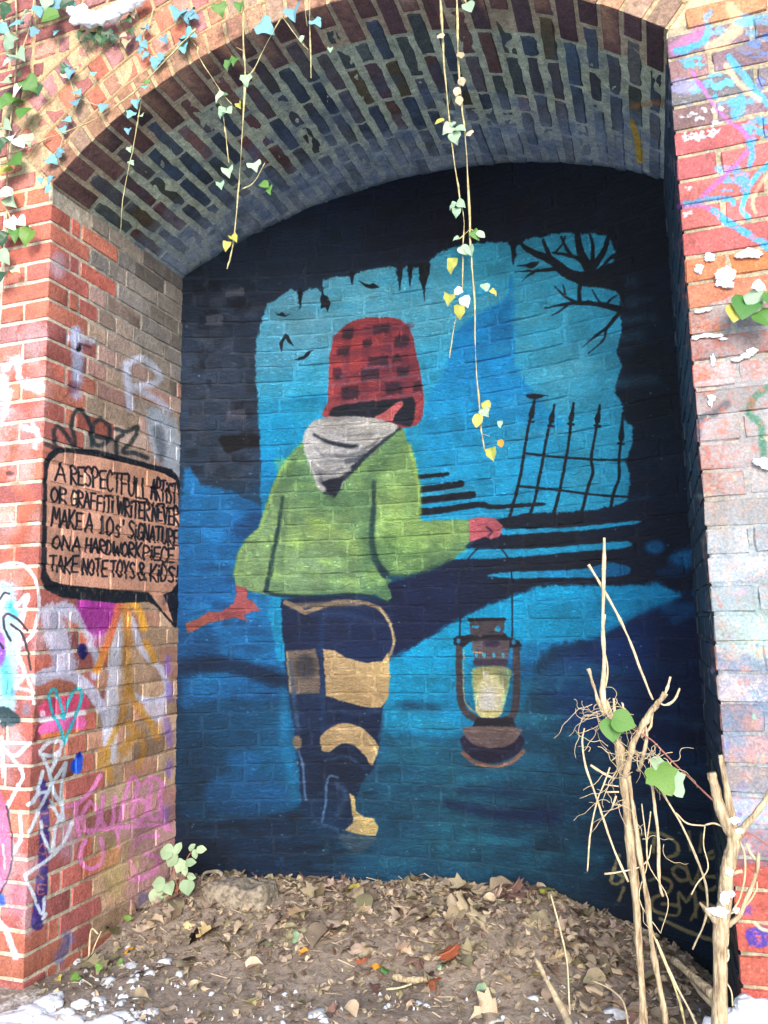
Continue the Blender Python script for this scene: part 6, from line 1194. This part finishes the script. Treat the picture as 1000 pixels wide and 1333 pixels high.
while cnt < 270:
    x, y = random.uniform(120, 960), random.uniform(1140, 1333)
    if random.random() < (.65 if y > 1262 else .0) and x < 720: continue
    P0 = ground_at(x, y)
    if not (-.0 < P0[0] < W and P0[1] < wallY(P0[0])-.03) and P0[1] > 0: continue
    if P0[1] < 0 and x < 150: continue
    kd = random.choice(['ov', 'ov', 'round', 'map', 'round', 'map']); mi = random.choice([0, 0, 0, 0, 1, 1, 1, 3, 2]); sz = random.uniform(.05, .11) if y < 1235 else random.uniform(.035, .075)
    where = ('beside the stone block' if x < 370 and y < 1230 else 'at the foot of the left pier' if x < 250 else 'behind the tall cut shrub' if x > 740 else 'out on the bare dirt' if y > 1262 else 'against the foot of the mural' if y < 1172 else 'below the painted boots' if x < 500 else 'below the painted lantern')
    lab = '%s %s %s dead leaf in the litter %s' % ('large' if sz > .068 else 'small', ['grey-brown', 'tan', 'dark umber', 'olive'][mi], {'ov': 'pointed', 'round': 'rounded', 'map': 'jagged', 'ivy': 'lobed'}[kd], where)
    lie(P0 + V(0, 0, random.uniform(0, .015)), kd, M_DEAD[mi], sz, lab, group='brown dead leaves of the litter', tip=.25, lift=.006); cnt += 1
# finer litter: thousands of scraps and twigs, one mass
VS, FS, MI = [], [], []; o_ = 0
for k in range(1500):                                        # whole leaves too many to count, mostly banked up against the mural
    x, y = random.uniform(-.1, 2.4), 1.12 - abs(random.gauss(0, .34))
    if (x < .04 or x > W-.03) and y > -.02 or y > wallY(x)-.02 or y < -.5: continue
    if y < .35 and random.random() < .6: continue
    gz = float(ground_z(x, y)) + random.uniform(.002, .010); s = random.uniform(.022, .060); mi = random.choice([0, 0, 0, 1, 1, 3, 2])
    e = Matrix.Rotation(random.uniform(0, 6.28), 3, 'Z') @ Matrix.Rotation(random.gauss(0, .25), 3, 'X') @ Matrix.Rotation(random.gauss(0, .25), 3, 'Y'); me_ = LM(random.choice(['ov', 'ov', 'round', 'ov', 'map']), M_DEAD[mi], random.randint(0, 5))
    for v in me_.vertices: q = e @ (v.co*s); VS.append((x+q.x, y+q.y, gz+q.z))
    for p_ in me_.polygons: FS.append(tuple(o_+i for i in p_.vertices)); MI.append(mi)
    o_ += len(me_.vertices)
for k in range(9000):
    x, y = random.uniform(-.1, 2.5), random.uniform(-.6, 1.1)
    if (x < .02 or x > W-.02) and y > -.02: continue
    if y > wallY(x)-.01: continue
    dens = .3 + .7*min(max((y-.15)/.35, 0), 1)
    if random.random() > dens: continue
    gz = float(ground_z(x, y)); s = random.uniform(.008, .034); P = []
    if random.random() < .25:
        a = random.uniform(0, 6.28); l_ = random.uniform(.02, .07); w_ = .0012; dx, dy = math.cos(a), math.sin(a); zt = random.uniform(-.004, .02)
        VS += [(x-dy*w_, y+dx*w_, gz+.004), (x+dy*w_, y-dx*w_, gz+.006), (x+dx*l_+dy*w_, y+dy*l_-dx*w_, gz+.006+zt), (x+dx*l_-dy*w_, y+dy*l_+dx*w_, gz+.004+zt)]; FS.append((o_, o_+1, o_+2, o_+3)); MI.append(random.choice([1, 2])); o_ += 4
    else:
        e = Matrix.Rotation(random.uniform(0, 6.28), 3, 'Z') @ Matrix.Rotation(random.gauss(0, .5), 3, 'X') @ Matrix.Rotation(random.gauss(0, .4), 3, 'Y')
        cu = random.uniform(-.4, .6)
        for (u, v, w_) in ((0, -.5, cu*.25), (.3, -.1, .12), (.26, .3, -.05), (0, .6, cu*.3), (-.28, .25, .1), (-.3, -.15, -.05)):
            q = e @ Vector((u*s*random.uniform(.7, 1.3), v*s, w_*s)); VS.append((x+q.x, y+q.y, gz+.007+q.z))
        FS += [(o_, o_+1, o_+2, o_+3), (o_, o_+3, o_+4, o_+5)]; mi = random.choice([0, 0, 1, 2, 3]); MI += [mi, mi]; o_ += 6
lt = mesh_obj('leaf_litter', VS, FS, None, None, origin=V(0, 0, 0), smooth=False)
for q in M_DEAD: lt.data.materials.append(q)
lt.data.polygons.foreach_set('material_index', MI); prop(lt, 'fine litter of leaf scraps and twigs covering the soil', 'leaf litter', kind='stuff')
# pebbles
VS, FS = [], []; o_ = 0
for k in range(500):
    x, y = random.uniform(0, 2.4), random.uniform(-.3, .9)
    if (x < .02 or x > W-.02) and y > -.02: continue
    gz = float(ground_z(x, y)); s = random.uniform(.003, .011)
    for p in ((1, 0, 0), (0, 1, 0), (-1, 0, 0), (0, -1, 0), (0, 0, .8)): VS.append((x+p[0]*s*random.uniform(.7, 1.3), y+p[1]*s*random.uniform(.7, 1.3), gz+p[2]*s))
    FS += [(o_, o_+1, o_+4), (o_+1, o_+2, o_+4), (o_+2, o_+3, o_+4), (o_+3, o_, o_+4)]; o_ += 5
prop(mesh_obj('gravel', VS, FS, M_STONE), 'small stones and mortar crumbs in the dirt', 'gravel', kind='stuff')
